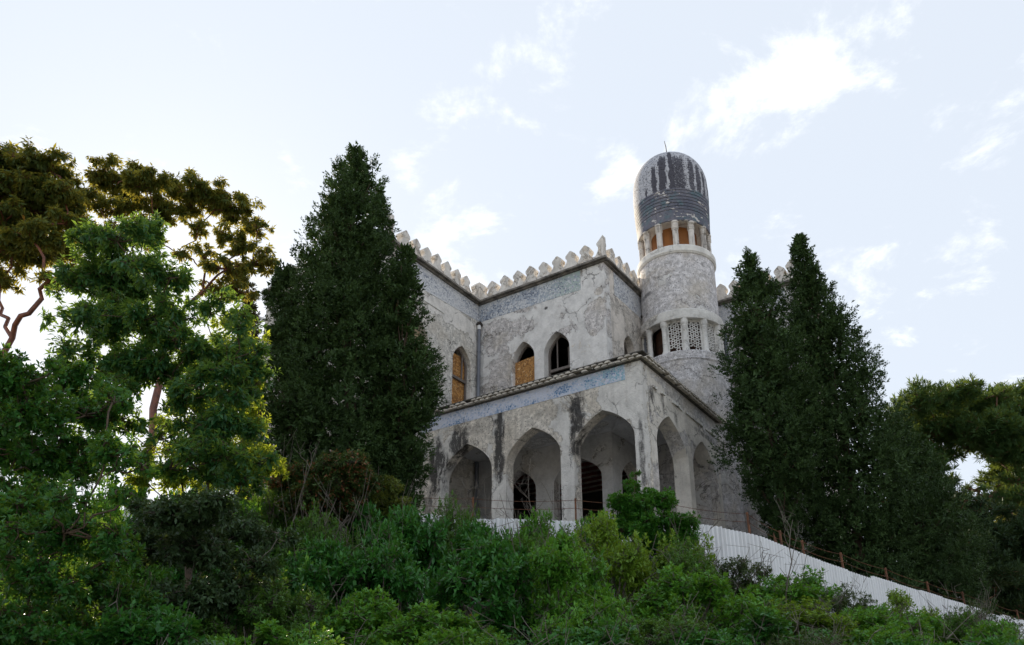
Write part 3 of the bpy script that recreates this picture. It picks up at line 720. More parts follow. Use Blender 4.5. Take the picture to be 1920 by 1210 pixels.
ring([(1.2, 14.56), (1.80, 14.56), (1.83, 14.62), (1.80, 14.66), (1.80, 14.93), (1.77, 14.98), (1.2, 14.98)], 'gallery_sill', 'tower')
ring([(1.3, 16.44), (1.73, 16.44), (1.745, 16.48), (1.745, 16.84), (1.70, 16.88), (1.3, 16.88)], 'gallery_ring')
ring([(1.0, 19.58), (1.63, 19.58), (1.69, 19.66), (1.69, 19.9), (1.66, 19.95), (1.0, 19.95)], 'lantern_ring')
# gallery: inner wall, columns, pierced panels
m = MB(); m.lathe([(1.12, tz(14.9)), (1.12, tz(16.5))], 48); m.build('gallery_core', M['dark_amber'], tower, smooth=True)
BEAR = math.atan2(-Vector((7.15, 31.04, 0)).dot(AX_A), -Vector((7.15, 31.04, 0)).dot(AX_B))   # direction from the axis back to the viewer
colm = MB()
colm.lathe([(.001, 0), (.15, 0), (.15, .09), (.12, .14), (.108, .2), (.104, 1.12), (.12, 1.16), (.108, 1.2), (.13, 1.24), (.15, 1.29), (.15, 1.46), (.001, 1.46)], 14)
col_g = colm.mesh('column', True, 35)
NG = 12
colang = [BEAR + R(5 + 30 * k) for k in range(NG)]
for t in colang:
    o = link('gallery_column', col_g, M['trim'], tower, (1.58 * math.cos(t), 1.58 * math.sin(t), tz(14.98))); o.rotation_euler = (0, 0, t)


def lattice():
    """pierced screen: hexagon rings joined by short bars, all one pierced slab"""
    m = MB(); w, h, pit = .52, 1.42, .19
    r_ = random.Random(2)
    rows = int(h / (pit * .866)) + 1
    for j in range(rows):
        for i in range(-3, 4):
            x = (i + (.5 if j % 2 else 0)) * pit; z = .03 + j * pit * .866
            if abs(x) > w / 2 or z > h - .03: continue
            if abs(x + .12) < .1 and abs(z - .23) < .12: continue
            n = 6; ro, ri = pit * .47, pit * .29
            vs = []
            for dd in (-.015, .015):
                for q in (ro, ri):
                    vs += [(dd, x + q * math.cos(2 * math.pi * k / n + .52), z + q * math.sin(2 * math.pi * k / n + .52)) for k in range(n)]
            fs = []
            for k in range(n):
                k2 = (k + 1) % n
                fs += [(k, k2, 6 + k2, 6 + k), (12 + k2, 12 + k, 18 + k, 18 + k2), (k, 12 + k, 12 + k2, k2), (6 + k2, 18 + k2, 18 + k, 6 + k)]
            m.add(vs, fs)
            for k in range(3):
                t = math.pi * k / 3; c, s = math.cos(t), math.sin(t)
                for sg in (1, -1):
                    p0 = (x + sg * c * ro * .86, z + sg * s * ro * .86); p1 = (x + sg * c * pit * .5, z + sg * s * pit * .5); hw = .014
                    m.add([(dd, p[0] - s * e * hw, p[1] + c * e * hw) for dd in (-.012, .012) for p in (p0, p1) for e in (-1, 1)],
                          [(0, 1, 3, 2), (4, 6, 7, 5), (0, 2, 6, 4), (1, 5, 7, 3)])
    for x in (-w / 2 - .03, w / 2 + .03): m.box(-.03, .03, x - .04, x + .04, 0, h + .04)
    m.box(-.028, .028, -w / 2, w / 2, h - .02, h + .04); m.box(-.028, .028, -w / 2, w / 2, -.02, .02)
    return m.mesh('lattice')


lat = lattice()
for k in range(12):
    t = BEAR + R(20 + 30 * k)
    if k == 10: continue                   # this bay has lost its screen
    o = link('lattice_panel', lat, M['trim'], tower, (1.47 * math.cos(t), 1.47 * math.sin(t), tz(14.985))); o.rotation_euler = (0, 0, t)

# lantern under the dome
m = MB(); m.lathe([(.98, tz(19.9)), (.98, tz(21.3))], 48); m.build('lantern_core', M['amber'], tower, smooth=True)
colm = MB()
prof = [(.001, 0), (.125, 0), (.125, .9)]
z = .9
for k in range(4): prof += [(.135, z), (.16, z + .035), (.135, z + .075)]; z += .078
prof += [(.17, z), (.17, 1.28), (.001, 1.28)]
colm.lathe(prof, 14)
col_l = colm.mesh('column', True, 30)
M['lantern'] = plaster('stained_column', white=(.74, .70, .66), grey=(0.577, 0.530, 0.488), thr=.42, seed=9.5, grime=.35, streak=.55, ochre=.3, pscale=2.5)
for k in range(13):
    t = BEAR + R(3.5 + 360 / 13 * k)
    o = link('lantern_column', col_l, M['lantern'], tower, (1.43 * math.cos(t), 1.43 * math.sin(t), tz(19.94))); o.rotation_euler = (0, 0, t + 1.3 * k)


def dome_mat():
    m, g, bs, out = new_mat('stained_dome')
    v = g.n.new('ShaderNodeTexCoord').outputs['Object']
    s = g.n.new('ShaderNodeSeparateXYZ'); g.put(s.inputs[0], v); z = s.outputs[2]
    ang = g.math('ARCTAN2', s.outputs[1], s.outputs[0])
    # angle measured from the side that faces the garden, so the seam lies at the back
    rel = g.math('SUBTRACT', g.math('MODULO', g.math('ADD', g.math('SUBTRACT', ang, BEAR), 3 * math.pi), 2 * math.pi), math.pi)
    speck = g.ramp(g.vor(v, 12), .20, .36)
    n = g.noise(v, 6, 5, .7)
    base = g.mix(g.ramp(n, .35, .7), (.46, .47, .51), (.34, .35, .39))
    base = g.mix(g.math('MULTIPLY', g.math('SUBTRACT', 1, speck), g.ramp(n, .32, .5, .35, .95)), base, (.07, .07, .09))
    # run-off streaks: dark lichen following the fall of the water
    c = g.n.new('ShaderNodeCombineXYZ'); g.put(c.inputs[0], g.math('MULTIPLY', rel, 1.0)); g.put(c.inputs[2], g.math('MULTIPLY', z, .05))
    rag = g.math('MULTIPLY', g.math('SUBTRACT', g.noise(g.mapping(v, (0, 0, 0), (2, 2, .8)), 4, 6, .7), .5), 1.0)
    edge = g.math('MULTIPLY', g.math('SUBTRACT', g.noise(g.mapping(v, (4, 1, 0), (1, 1, .35)), 5, 5, .65), .5), .22)
    tot = None
    for (a0, wd, zt, amt) in DOME_STREAKS:
        f = g.ramp(g.math('ADD', g.math('ABSOLUTE', g.math('SUBTRACT', rel, a0)), edge), wd * 1.15, wd * .5)
        f = g.math('MULTIPLY', g.math('MULTIPLY', f, g.ramp(g.math('ADD', z, rag), tz(zt + .25), tz(zt - .25))), amt)
        tot = f if tot is None else g.math('MAXIMUM', tot, f)
    fine = g.noise(v, 17, 4, .7)
    msk = g.ramp(g.math('ADD', tot, g.math('MULTIPLY', g.math('SUBTRACT', fine, .5), 1.5)), .28, .62)
    col = g.mix(msk, base, (.062, .062, .08))
    # banded drum of the dome: slate coat with chips
    band = g.ramp(z, tz(22.85), tz(22.75))
    bn = g.noise(v, 1.6, 6, .65)
    bcol = g.mix(g.ramp(bn, .35, .65), (.095, .105, .145), (.165, .165, .20))
    bcol = g.mix(g.ramp(g.noise(v, 2.3, 3), .5, .68), bcol, (.10, .15, .18))
    chip = g.ramp(g.noise(g.mapping(v, (0, 0, 0), (1, 1, 1.9)), 3.4, 5, .55), .615, .628)
    bcol = g.mix(chip, bcol, (.56, .54, .53))
    side = g.ramp(g.math('ADD', rel, g.math('MULTIPLY', rag, .2)), -.95, -1.12)     # west side bare of slate coat, its sunlit rim put into the colour
    bcol = g.mix(side, bcol, (.50, .48, .46))
    col = g.mix(band, col, bcol)
    g.put(bs.inputs['Base Color'], col); bs.inputs['Roughness'].default_value = .88
    bump(g, bs, g.math('ADD', speck, g.math('MULTIPLY', chip, -.8)), .9, .04)
    return m


DOME_STREAKS = [(-.16, .12, 24.65, 1.0), (.07, .07, 25.0, 1.0), (.25, .25, 24.6, .62), (-.40, .075, 24.1, .95), (-.66, .05, 23.3, .8), (.62, .12, 24.5, .62), (.86, .10, 24.3, .66), (1.08, .08, 24.2, .7), (1.4, .12, 24.3, .8), (-2.4, .2, 24.3, .8), (2.6, .3, 24.5, .8)]
prof = [(1.30, 21.28), (1.55, 21.2), (1.58, 21.22), (1.585, 21.62)]
z = 21.62
for k in range(7):
    rb = 1.588 + .009 * k
    prof += [(rb, z), (rb + .006, z + .125), (rb - .03, z + .135), (rb - .03, z + .150)]; z += .158
prof += [(1.645, z), (1.66, 23.0), (1.665, 23.5)]
for k in range(0, 25):
    t = math.pi / 2 * k / 24; prof.append((max(.001, 1.645 * math.cos(t) ** .95), 23.9 + 1.70 * math.sin(t)))
m = MB(); m.lathe([(r, tz(z)) for r, z in prof], 96)
m.build('dome', dome_mat(), tower, smooth=True, angle=28)
m = MB(); m.lathe([(.98, tz(21.27)), (1.56, tz(21.205))], 64); m.build('dome_soffit', M['trim'], tower)
m = MB(); m.lathe([(r, tz(z)) for r, z in [(.2, 25.45), (.2, 25.62), (.13, 25.75), (.10, 25.98), (.05, 26.05), (.02, 26.1), (.001, 26.1)]], 16)
m.tube([(0, 0, tz(26.05)), (.01, .02, tz(26.4)), (-.03, .06, tz(26.72))], [.022, .02, .012], 6)
m.build('finial', M['wood_dark'], tower, smooth=True, angle=50)

# dry grass that has seeded on the porch roof
m = MB(); rr = random.Random(3)
for i in range(70):
    a = 5.95 + rr.uniform(-.28, .28); b = .06 + rr.uniform(0, .5); h = rr.uniform(.25, .6); dx, dy = rr.uniform(-.12, .12), rr.uniform(-.12, .12)
    m.add([P(a - .012, b, 12.05), P(a + .012, b, 12.05), P(a + dx, b + dy, 12.05 + h)], [(0, 1, 2)])
t = m.build('dry_grass', simple('straw', (.6, .55, .45), (.45, .4, .3), 3, .8))
t.location = ORIGIN; t.rotation_euler = villa.rotation_euler
tag(t, 'pale dry grass tuft sprouting on the porch roof between the two front windows', 'grass')

# ================================================================ GROUND
def ground_z(x, y):
    x = np.asarray(x, float); y = np.asarray(y, float)
    z = -1.6 + .27 * np.clip(y - 2, 0, None)
    z = np.minimum(z, 5.6 + .02 * np.clip(y - 28, 0, None))
    z = z - .28 * np.clip(x - 5, 0, 26) * np.clip((y - 6) / 10, 0, 1)
    z = z - .22 * np.clip(-x - 12, 0, 60) * np.clip((y - 8) / 14, 0, 1)
    return z


def ground_mat():
    m, g, bs, out = new_mat('leaf_litter_and_bounce_gravel')
    pos = g.node('ShaderNodeNewGeometry', 'Position'); sp = g.n.new('ShaderNodeSeparateXYZ'); g.put(sp.inputs[0], pos)
    n = g.noise(pos, 2.5, 6, .65)
    litter = g.mix(g.ramp(n, .32, .68), (.085, .065, .04), (.03, .028, .016))
    grass = g.mix(g.ramp(g.noise(pos, .4, 6, .65), .35, .65), (.44, .41, .35), (.33, .30, .24))  # unseen pale gravel behind the viewer, added to bounce light onto the walls
    edge = g.math('ADD', sp.outputs[1], g.math('MULTIPLY', g.noise(pos, .3, 4), 3.0))
    col = g.mix(g.ramp(edge, 3.0, 4.5), grass, litter)
    g.put(bs.inputs['Base Color'], col); bs.inputs['Roughness'].default_value = .95
    bump(g, bs, n, .8, .05)
    return m


def build_ground():
    xs = np.concatenate([np.linspace(-900, -40, 12), np.linspace(-38, 45, 84), np.linspace(50, 900, 12)])
    ys = np.concatenate([np.linspace(-300, -5, 8), np.linspace(-3, 60, 64), np.linspace(70, 1500, 14)])
    X, Y = np.meshgrid(xs, ys); rng = np.random.default_rng(1)
    near = (abs(X) < 45) & (Y > -3) & (Y < 60)
    Z = ground_z(X, Y) + near * rng.uniform(-.06, .06, X.shape)
    V = np.stack([X, Y, Z], -1).reshape(-1, 3); nx = len(xs)
    i = np.arange(len(ys) - 1)[:, None] * nx + np.arange(nx - 1)[None]
    F = np.stack([i, i + 1, i + nx + 1, i + nx], -1).reshape(-1, 4)
    link('hillside', np_mesh('hillside', V, F, smooth=True), ground_mat(), kind='structure')


build_ground()

# ================================================================ FENCE
FPTS = [(-10.5, 21.6, 6.45), (-5.57, 20.8, 6.14), (-1.21, 20.2, 5.59), (1.86, 20.0, 5.42), (4.6, 19.8, 5.33), (6.01, 20.2, 5.20), (6.82, 20.75, 5.05), (7.82, 21.43, 4.87), (9.63, 22.65, 4.66), (12.72, 24.75, 4.38), (14.91, 26.23, 4.23), (16.78, 27.5, 4.07), (19.13, 29.09, 3.87), (23.5, 32.0, 3.5)]
FP = np.array(FPTS); FS = np.concatenate([[0], np.cumsum(np.hypot(*np.diff(FP[:, :2], axis=0).T))])


def fence_at(s): return np.array([np.interp(s, FS, FP[:, k]) for k in range(3)])


def fence_top(s): return float(np.interp(s, FS, FP[:, 2]))


def fence_mat():
    m, g, bs, out = new_mat('white_sheet_metal')
    pos = g.node('ShaderNodeNewGeometry', 'Position')
    n = g.noise(g.mapping(pos, (0, 0, 0), (3, 3, .35)), 1.6, 6, .65)
    col = g.mix(g.ramp(n, .45, .78, 0, .8), (.80, .81, .83), (.55, .55, .56))
    col = g.mix(g.ramp(g.noise(g.mapping(pos, (5, 2, 0), (6, 6, .5)), 2.2, 6, .7), .66, .76, 0, .6), col, (.30, .22, .15))
    g.put(bs.inputs['Base Color'], col); bs.inputs['Roughness'].default_value = .4
    bump(g, bs, g.noise(pos, 1.1, 3), .25, .03)
    return m


M['fence'] = fence_mat()
fence = thing('metal_fence', (6.0, 20.2, 3.3), 'white corrugated metal fence with rusty posts and barbed wire running below the villa', 'fence')
fo = Vector(fence.location)


def fence_panel(s0, s1, dz, off):
    a, b = fence_at(s0), fence_at(s1); t = (b - a)[:2]; L = np.hypot(*t); t /= L; nrm = np.array([t[1], -t[0]])
    n = int(round(L / .115)); pr = [(0, 0), (.40, 0), (.46, .06), (.94, .06)]
    u = []; dd = []
    for i in range(n):
        for q, h in pr: u.append((i + q) * L / n); dd.append(h)
    u.append(L); dd.append(0); u = np.array(u); dd = np.array(dd) + off
    X = a[0] + t[0] * u + nrm[0] * dd - fo.x; Y = a[1] + t[1] * u + nrm[1] * dd - fo.y
    top = np.array([fence_top(s0 + (s1 - s0) * q / L) for q in u]) + dz - fo.z
    V = np.concatenate([np.stack([X, Y, top - 2.3], -1), np.stack([X, Y, top], -1)]); k = len(u)
    F = np.array([(i, i + 1, k + i + 1, k + i) for i in range(k - 1)])
    me = np_mesh('panel', V, F)
    link('panel', me, M['fence'], fence)


rr = random.Random(21); s = 0.0; i = 0
while s < FS[-1] - 1.2:
    x = fence_at(s)[0]
    fence_panel(s, s + 1.15, rr.uniform(-.06, .06) if x > 7 else rr.uniform(-.02, .02), rr.uniform(.0, .02))
    s += 1.13; i += 1


def post_at(s, up, r=.035, back=.12, tilt=(0, 0), wide=None):
    p = fence_at(s); q = fence_at(s + .1); t = (q - p)[:2]; t /= np.hypot(*t); nb = np.array([-t[1], t[0]])
    x, y = p[0] + nb[0] * back - fo.x, p[1] + nb[1] * back - fo.y; z1 = p[2] + up - fo.z
    m = MB()
    if wide:
        m.add([(x - wide * t[0], y - wide * t[1], z1 - 2.6), (x + wide * t[0], y + wide * t[1], z1 - 2.6), (x + wide * .5 * t[0] + nb[0] * .05, y + wide * .5 * t[1], z1 - .25), (x - wide * .4 * t[0], y, z1),
               (x - wide * t[0], y + .03, z1 - 2.6), (x + wide * t[0], y + wide * t[1] + .03, z1 - 2.6), (x + wide * .5 * t[0] + nb[0] * .05, y + wide * .5 * t[1] + .03, z1 - .25), (x - wide * .4 * t[0], y + .03, z1)],
              [(0, 1, 2, 3), (7, 6, 5, 4), (0, 3, 7, 4), (1, 5, 6, 2), (3, 2, 6, 7), (0, 4, 5, 1)])
    else:                                   # an angle-iron post: two thin flanges
        for (ux, uy) in ((t[0], t[1]), (nb[0], nb[1])):
            w = .042; th_ = .006; px_, py_ = -uy * th_, ux * th_
            b0 = [(x, y), (x + ux * w, y + uy * w), (x + ux * w + px_, y + uy * w + py_), (x + px_, y + py_)]
            m.add([(bx, by, z1 - 2.7) for bx, by in b0] + [(bx + tilt[0], by + tilt[1], z1) for bx, by in b0], [(0, 3, 2, 1), (4, 5, 6, 7), (0, 1, 5, 4), (1, 2, 6, 5), (2, 3, 7, 6), (3, 0, 4, 7)])
    m.build('post', M['rust'], fence)
    return Vector((x + tilt[0], y + tilt[1], z1)), z1


def s_of_x(x): return float(np.interp(x, FP[:, 0], FS))


tops = []
for (x, up, tx) in ((-6.5, .5, .02), (-3.6, .55, .0), (-1.02, .6, .0), (1.58, .66, .0), (3.9, .6, .0), (6.12, .62, -.06), (7.1, .5, -.04), (7.85, .5, -.06), (9.25, .55, -.1), (10.9, .52, -.07), (12.6, .5, -.06), (14.15, .5, -.04), (15.5, .46, -.05), (16.8, .45, -.03), (18.4, .45, 0), (20.5, .45, 0)):
    tops.append(post_at(s_of_x(x), up, tilt=(tx, 0))[0])
post_at(s_of_x(6.98), .42, back=.2, wide=.16)
for drop in (.06, .27):
    m = MB()
    for p, q in zip(tops[:-1], tops[1:]):
        n = 8; pts = []
        for k in range(n + 1):
            f = k / n; w = p.lerp(q, f); w = Vector((w.x, w.y - .03, w.z - drop - .05 * 4 * f * (1 - f))); pts.append(w)
        m.tube(pts, .0065, 4, False)
        L = (q - p).length
        for k in range(int(L / .16)):
            f = (k + .5) / int(L / .16); w = p.lerp(q, f); w = Vector((w.x, w.y - .03, w.z - drop - .05 * 4 * f * (1 - f)))
            e = Vector((rr.uniform(-1, 1), rr.uniform(-1, 1), rr.uniform(-1, 1))).normalized() * .022
            m.tube([w - e, w + e], .004, 3, False)
    m.build('barbed_wire', M['rust'], fence)


# ================================================================ PLANTS
def unit(a): return a / np.maximum(np.linalg.norm(a, axis=-1, keepdims=True), 1e-9)


def rand_dir(rng, n): return unit(rng.normal(size=(n, 3)))


def leaf_arrays(rng, pos, dirn, length, width, fold=.25, tint=None):
    """one folded, pointed leaf (two triangles) per position"""
    n = len(pos); dirn = unit(dirn)
    side = unit(np.cross(dirn, rand_dir(rng, n))); nrm = np.cross(side, dirn)
    L = np.broadcast_to(np.asarray(length, float), (n,))[:, None]; Wd = np.broadcast_to(np.asarray(width, float), (n,))[:, None]
    mid = pos + dirn * L * .45
    V = np.stack([pos, mid + side * Wd * .5 + nrm * Wd * fold, pos + dirn * L, mid - side * Wd * .5 + nrm * Wd * fold], 1).reshape(-1, 3)
    b = np.arange(n)[:, None] * 4
    F = np.concatenate([b + np.array([0, 1, 2]), b + np.array([0, 2, 3])], 1).reshape(-1, 3)
    T = np.repeat(tint if tint is not None else rng.random(n), 4)
    return V, F, T


def twig_mesh(name, paths, n=5):
    m = MB()
    for pts, rad in paths: m.tube(pts, rad, n, False)
    V = np.array(m.v); F = np.array(m.f)
    return np_mesh(name, V, F, smooth=True)


def wander(rng, a, b, n, amp):
    a = np.asarray(a, float); b = np.asarray(b, float); t = np.linspace(0, 1, n + 1)[:, None]
    off = np.cumsum(rng.normal(size=(n + 1, 3)), 0); off = off - off[0] - t * (off[-1] - off[0])
    return a + (b - a) * t + off * amp


def shoots(rng, tip, axis, per, leaf, width, shoot_len, gravity=0.0, open_=(80, 30), tint_c=None, single=False):
    """leaves set round the last part of each shoot, the way a rosette or spray grows"""
    nc = len(tip); axis = unit(axis); k = rng.poisson(per, nc) + 3; idx = np.repeat(np.arange(nc), k); n = len(idx)
    t = rng.random(n); az = rng.uniform(0, 6.283, n)
    e1 = unit(np.cross(axis, rand_dir(rng, nc))); e2 = np.cross(axis, e1)
    radial = e1[idx] * np.cos(az)[:, None] + e2[idx] * np.sin(az)[:, None]
    ang = np.radians(open_[0] + (open_[1] - open_[0]) * t + rng.normal(size=n) * 12)
    d = axis[idx] * np.cos(ang)[:, None] + radial * np.sin(ang)[:, None] + np.array([0, 0, -gravity]) + rng.normal(size=(n, 3)) * .12
    d = unit(d)
    pos = tip[idx] - axis[idx] * ((1 - t) * shoot_len)[:, None] + radial * .006
    L = leaf * rng.uniform(.6, 1.2, n) * (1.1 - .35 * t)
    up = axis[idx] * (1 - min(gravity, .8)) + np.array([0, 0, .5]) + rng.normal(size=(n, 3)) * .3
    side = unit(np.cross(d, up)); nrm = np.cross(side, d); W_ = L * width / leaf
    if single:
        w2 = side * (W_ * .5)[:, None]; q = pos + d * (L * .3)[:, None]
        V = np.stack([q - w2 - d * (L * .3)[:, None] * .5, q + w2, pos + d * L[:, None]], 1).reshape(-1, 3); F = np.arange(3 * n).reshape(-1, 3)
        tc = tint_c if tint_c is not None else np.full(nc, .5)
        return V, F, np.repeat(np.clip(tc[idx] * .62 + rng.random(n) * .38, 0, 1), 3)
    mid = pos + d * (L * .48)[:, None]
    V = np.stack([pos, mid + side * (W_ * .5)[:, None] + nrm * (W_ * .14)[:, None], pos + d * L[:, None] - nrm * (L * .08)[:, None], mid - side * (W_ * .5)[:, None] + nrm * (W_ * .14)[:, None]], 1).reshape(-1, 3)
    b = np.arange(n)[:, None] * 4; F = np.concatenate([b + np.array([0, 1, 2]), b + np.array([0, 2, 3])], 1).reshape(-1, 3)
    tc = tint_c if tint_c is not None else np.clip(rng.normal(.45, .24, nc), 0, 1)
    return V, F, np.repeat(np.clip(tc[idx] * .62 + rng.random(n) * .38, 0, 1), 4)


def broadleaf(name, label, cat, base, blobs, leafm, barkm, seed, trunk_r=.12, fork=None, clusters=60, per=9, leaf=(.08, .035), droop=0.0, up=.3, shell=.55, group=None, crook=.06, shoot=.1, twig_r=.008, flat=.8, rscale=1.0, open_=(80, 30), sub=5, subr=.45, every=2, reach=(.35, .85)):
    """tree or shrub: trunk and limbs that reach every part of the crown, crown of single leaves on shoots"""
    rng = np.random.default_rng(seed); root = thing(name, base, label, cat, group); base = np.array(base, float)
    B = np.array(blobs); ctr = B[:, :3] - base; rad = B[:, 3] * rscale
    fk = np.array(fork) - base if fork is not None else np.array([ctr[:, 0].mean() * .5, ctr[:, 1].mean() * .5, max(.2, ctr[:, 2].min() * .6)])
    paths = []; fine = []; tips = []; axs = []; tint = []
    tr = wander(rng, (0, 0, -.3), fk, 7, crook * 1.2); paths.append(([Vector(p) for p in tr], list(np.linspace(trunk_r, trunk_r * .75, len(tr)))))
    nodes = [(fk, trunk_r * .7)]
    for i in np.argsort(np.linalg.norm(ctr - fk, axis=1)):
        cost = [np.linalg.norm(ctr[i] - p) + .35 * np.linalg.norm(p - fk) for p, r_ in nodes]
        j = int(np.argmin(cost)); p0, r0 = nodes[j]
        n = max(4, int(np.linalg.norm(ctr[i] - p0) / .35)); pts = wander(rng, p0, ctr[i], n, crook)
        r1 = max(trunk_r * .16, r0 * .52)
        rl = np.linspace(r0 * .75, r1, len(pts)); paths.append(([Vector(p) for p in pts], list(rl)))
        nodes.append((ctr[i], r1))
        for k in range(1, len(pts) - 1, 2): nodes.append((pts[k], rl[k]))
        # each mass of foliage is a handful of smaller tufts with gaps between them
        ns = max(3, int(sub * (rad[i] / .5) ** 1.3)); us = rand_dir(rng, ns); us[:, 2] = np.abs(us[:, 2]) * .7 + us[:, 2] * .3
        sc = ctr[i] + us * (rad[i] * (reach[0] + (reach[1] - reach[0]) * rng.random(ns) ** .6))[:, None] * np.array([1, 1, flat]); sr = rad[i] * subr * rng.uniform(.7, 1.3, ns); st = np.clip(rng.normal(.45, .2, ns), 0, 1)
        for q in range(ns):
            nc = max(4, int(clusters * (sr[q] / .25) ** 2)); u = rand_dir(rng, nc)
            rr_ = sr[q] * (shell + (1 - shell) * rng.random(nc)); cp = sc[q] + u * rr_[:, None] * np.array([1, 1, flat])
            tp = wander(rng, ctr[i] + (sc[q] - ctr[i]) * .1, sc[q], 4, .04); paths.append(([Vector(p) for p in tp], list(np.linspace(r1 * .8, max(twig_r, r1 * .4), 5))))
            for c in range(0, nc, every):
                t2 = wander(rng, sc[q] + rng.normal(size=3) * .03, cp[c] - u[c] * shoot * .3, 2, .03); fine.append(([Vector(p) for p in t2], [twig_r, twig_r * .75, twig_r * .4]))
            tips.append(cp); axs.append(u + np.array([0, 0, up]) + rng.normal(size=(nc, 3)) * .3); tint.append(np.clip(st[q] * .5 + .5 * rng.normal(.45, .24, nc), 0, 1))
    V, F, T = shoots(rng, np.concatenate(tips), np.concatenate(axs), per, leaf[0], leaf[1], shoot, droop, open_, np.concatenate(tint))
    link('crown', np_mesh('crown', V, F, T), leafm, root)
    tk = link('trunk', twig_mesh('trunk', paths), barkm, root)
    link('twigs', twig_mesh('twigs', fine, 3), barkm, tk, kind='stuff')
    return root


def cypress(label, y, zb, rows, leafm, barkm, seed, dens=1.0, group=None, tuft=1.0, rag=1.0, slim=.15):
    rng = np.random.default_rng(seed)
    rows = np.array(sorted(rows)); zr, xr, rr_ = rows[:, 0], rows[:, 1], np.maximum(rows[:, 2] - slim, .05)
    zr = zr - .12 * (zr > zr.max() - .5)
    base = np.array([np.interp(zb, zr, xr), y, zb]); root = thing('cypress', tuple(base), label, 'cypress tree', group)
    H = zr[-1] - zb
    zz = np.linspace(zb + .3, zr[-1] - .05, 400); R_ = np.interp(zz, zr, rr_); wts = R_ + .10; wts /= wts.sum()
    area = 2 * math.pi * np.trapz(R_, zz)
    K = int(area * 9.5 * dens); Ki = int(area * 9)
    z = rng.choice(zz, K + Ki, p=wts); a = rng.uniform(0, 2 * math.pi, K + Ki); inner = np.arange(K + Ki) >= K; K = K + Ki
    Rz = np.interp(z, zr, rr_); ax = np.interp(z, zr, xr)
    # boughs: lobes in angle and height so that the outline is ragged
    lobe = 1 + rag * (.09 * np.sin(3 * a + 1.7 * z + seed) + .13 * np.sin(7 * a - 4.1 * z) * np.sin(5.3 * z + 3 * a) + .08 * np.sin(2 * a + 5.6 * z + 2))
    depth = np.where(inner, rng.uniform(.2, .78, K), rng.uniform(.70, 1.0, K))
    rad = Rz * lobe * depth
    c = np.stack([ax + rad * np.cos(a) - base[0], rad * np.sin(a), z - base[2]], 1)
    out = np.stack([np.cos(a), np.sin(a), np.zeros(K)], 1)
    pd = unit(out * rng.uniform(.35, 1.0, (K, 1)) + np.array([0, 0, 1.0]) * rng.uniform(.35, 1.0, (K, 1)) + rng.normal(size=(K, 3)) * .2)
    ln = rng.uniform(.26, .52, K) * tuft * np.clip(Rz * .5 + .5, .5, 1.25); wd = ln * rng.uniform(.42, .62, K)
    tb = np.clip(rng.normal(.42, .30, K), 0, 1)
    # every bough end carries some five sprays, every spray its scaly leaflets
    ks = np.where(inner, 6, 13); si = np.repeat(np.arange(K), ks); ns = len(si)
    u = rand_dir(rng, ns); u = unit(u + pd[si] * .55)
    sp = c[si] + u * (wd[si] * rng.uniform(.75, 1.05, ns))[:, None] + pd[si] * ((u * pd[si]).sum(1) * (ln - wd)[si])[:, None]
    sd = unit(u * .8 + pd[si] * .7 + rng.normal(size=(ns, 3)) * .2)
    so = ~inner[si]
    V, F, T = shoots(rng, sp[so], sd[so], 9, .088 * np.clip(tuft, .8, 1.3), .040, .19, 0.0, (62, 12), tb[si][so], True)
    V2, F2, T2 = shoots(rng, sp[~so], sd[~so], 3, .20, .11, .2, 0.0, (85, 30), tb[si][~so], True)
    F = np.concatenate([F, F2 + len(V)]); V = np.concatenate([V, V2]); T = np.concatenate([T, T2])
    link('crown', np_mesh('crown', V, F, T), leafm, root)
    paths = [([Vector((np.interp(zb + H * f, zr, xr) - base[0], 0, H * f - .4 * (f == 0))) for f in np.linspace(0, .95, 9)], list(np.linspace(.2, .02, 9)))]
    for j in range(70):
        zj = rng.uniform(.08, .85) * H; aj = rng.uniform(0, 6.283); x0 = np.interp(zb + zj, zr, xr) - base[0]; rj = np.interp(zb + zj + .5, zr, rr_) * .7
        paths.append(([Vector((x0, 0, zj)), Vector((x0 + rj * .5 * math.cos(aj), rj * .5 * math.sin(aj), zj + .25)), Vector((x0 + rj * math.cos(aj), rj * math.sin(aj), zj + .8))], [.035, .025, .008]))
    link('trunk', twig_mesh('trunk', paths), barkm, root)


L_ = {}
L_['cypress'] = leaf_mat('cypress_foliage', (.018, .042, .014), (.076, .138, .042), (.10, .15, .02), .14, .6, dead=(.14, .10, .045), dead_at=.986, spec=.2)
L_['cypress_warm'] = leaf_mat('dry_cypress_foliage', (0.039, 0.047, 0.021), (0.098, 0.098, 0.046), (.16, .12, .03), .22, .62, spec=.2)
L_['arbutus'] = leaf_mat('arbutus_leaf', (.036, .088, .028), (.115, .190, .050), (.90, .62, .04), .50, .45, dead=(.55, .26, .03), dead_at=.955, glow_mix=.36)
L_['ash'] = leaf_mat('ash_leaf', (.013, .076, .030), (.046, .160, .052), (.66, .84, .05), .40, .36, glow_mix=.34)
L_['left'] = leaf_mat('dark_glossy_leaf', (.014, .075, .018), (.058, .215, .038), (.50, .66, .03), .32, .36, dead=(.35, .25, .03), dead_at=.992, glow_mix=.34)
L_['purple'] = leaf_mat('purplish_leaf', (.030, .066, .030), (.085, .150, .060), (.18, .22, .03), .26, .38, dead=(.18, .08, .045), dead_at=.96)
L_['red'] = leaf_mat('rusty_leaf', (.034, .090, .024), (.110, .170, .044), (.20, .18, .03), .25, .5, dead=(.30, .115, .06), dead_at=.62)
L_['yellow'] = leaf_mat('yellowing_leaf', (.060, .110, .024), (.190, .240, .044), (.4, .36, .03), .3, .5, dead=(.50, .32, .05), dead_at=.86)
L_['pitt'] = leaf_mat('pittosporum_leaf', (.018, .100, .016), (.080, .270, .034), (.28, .48, .03), .3, .34)
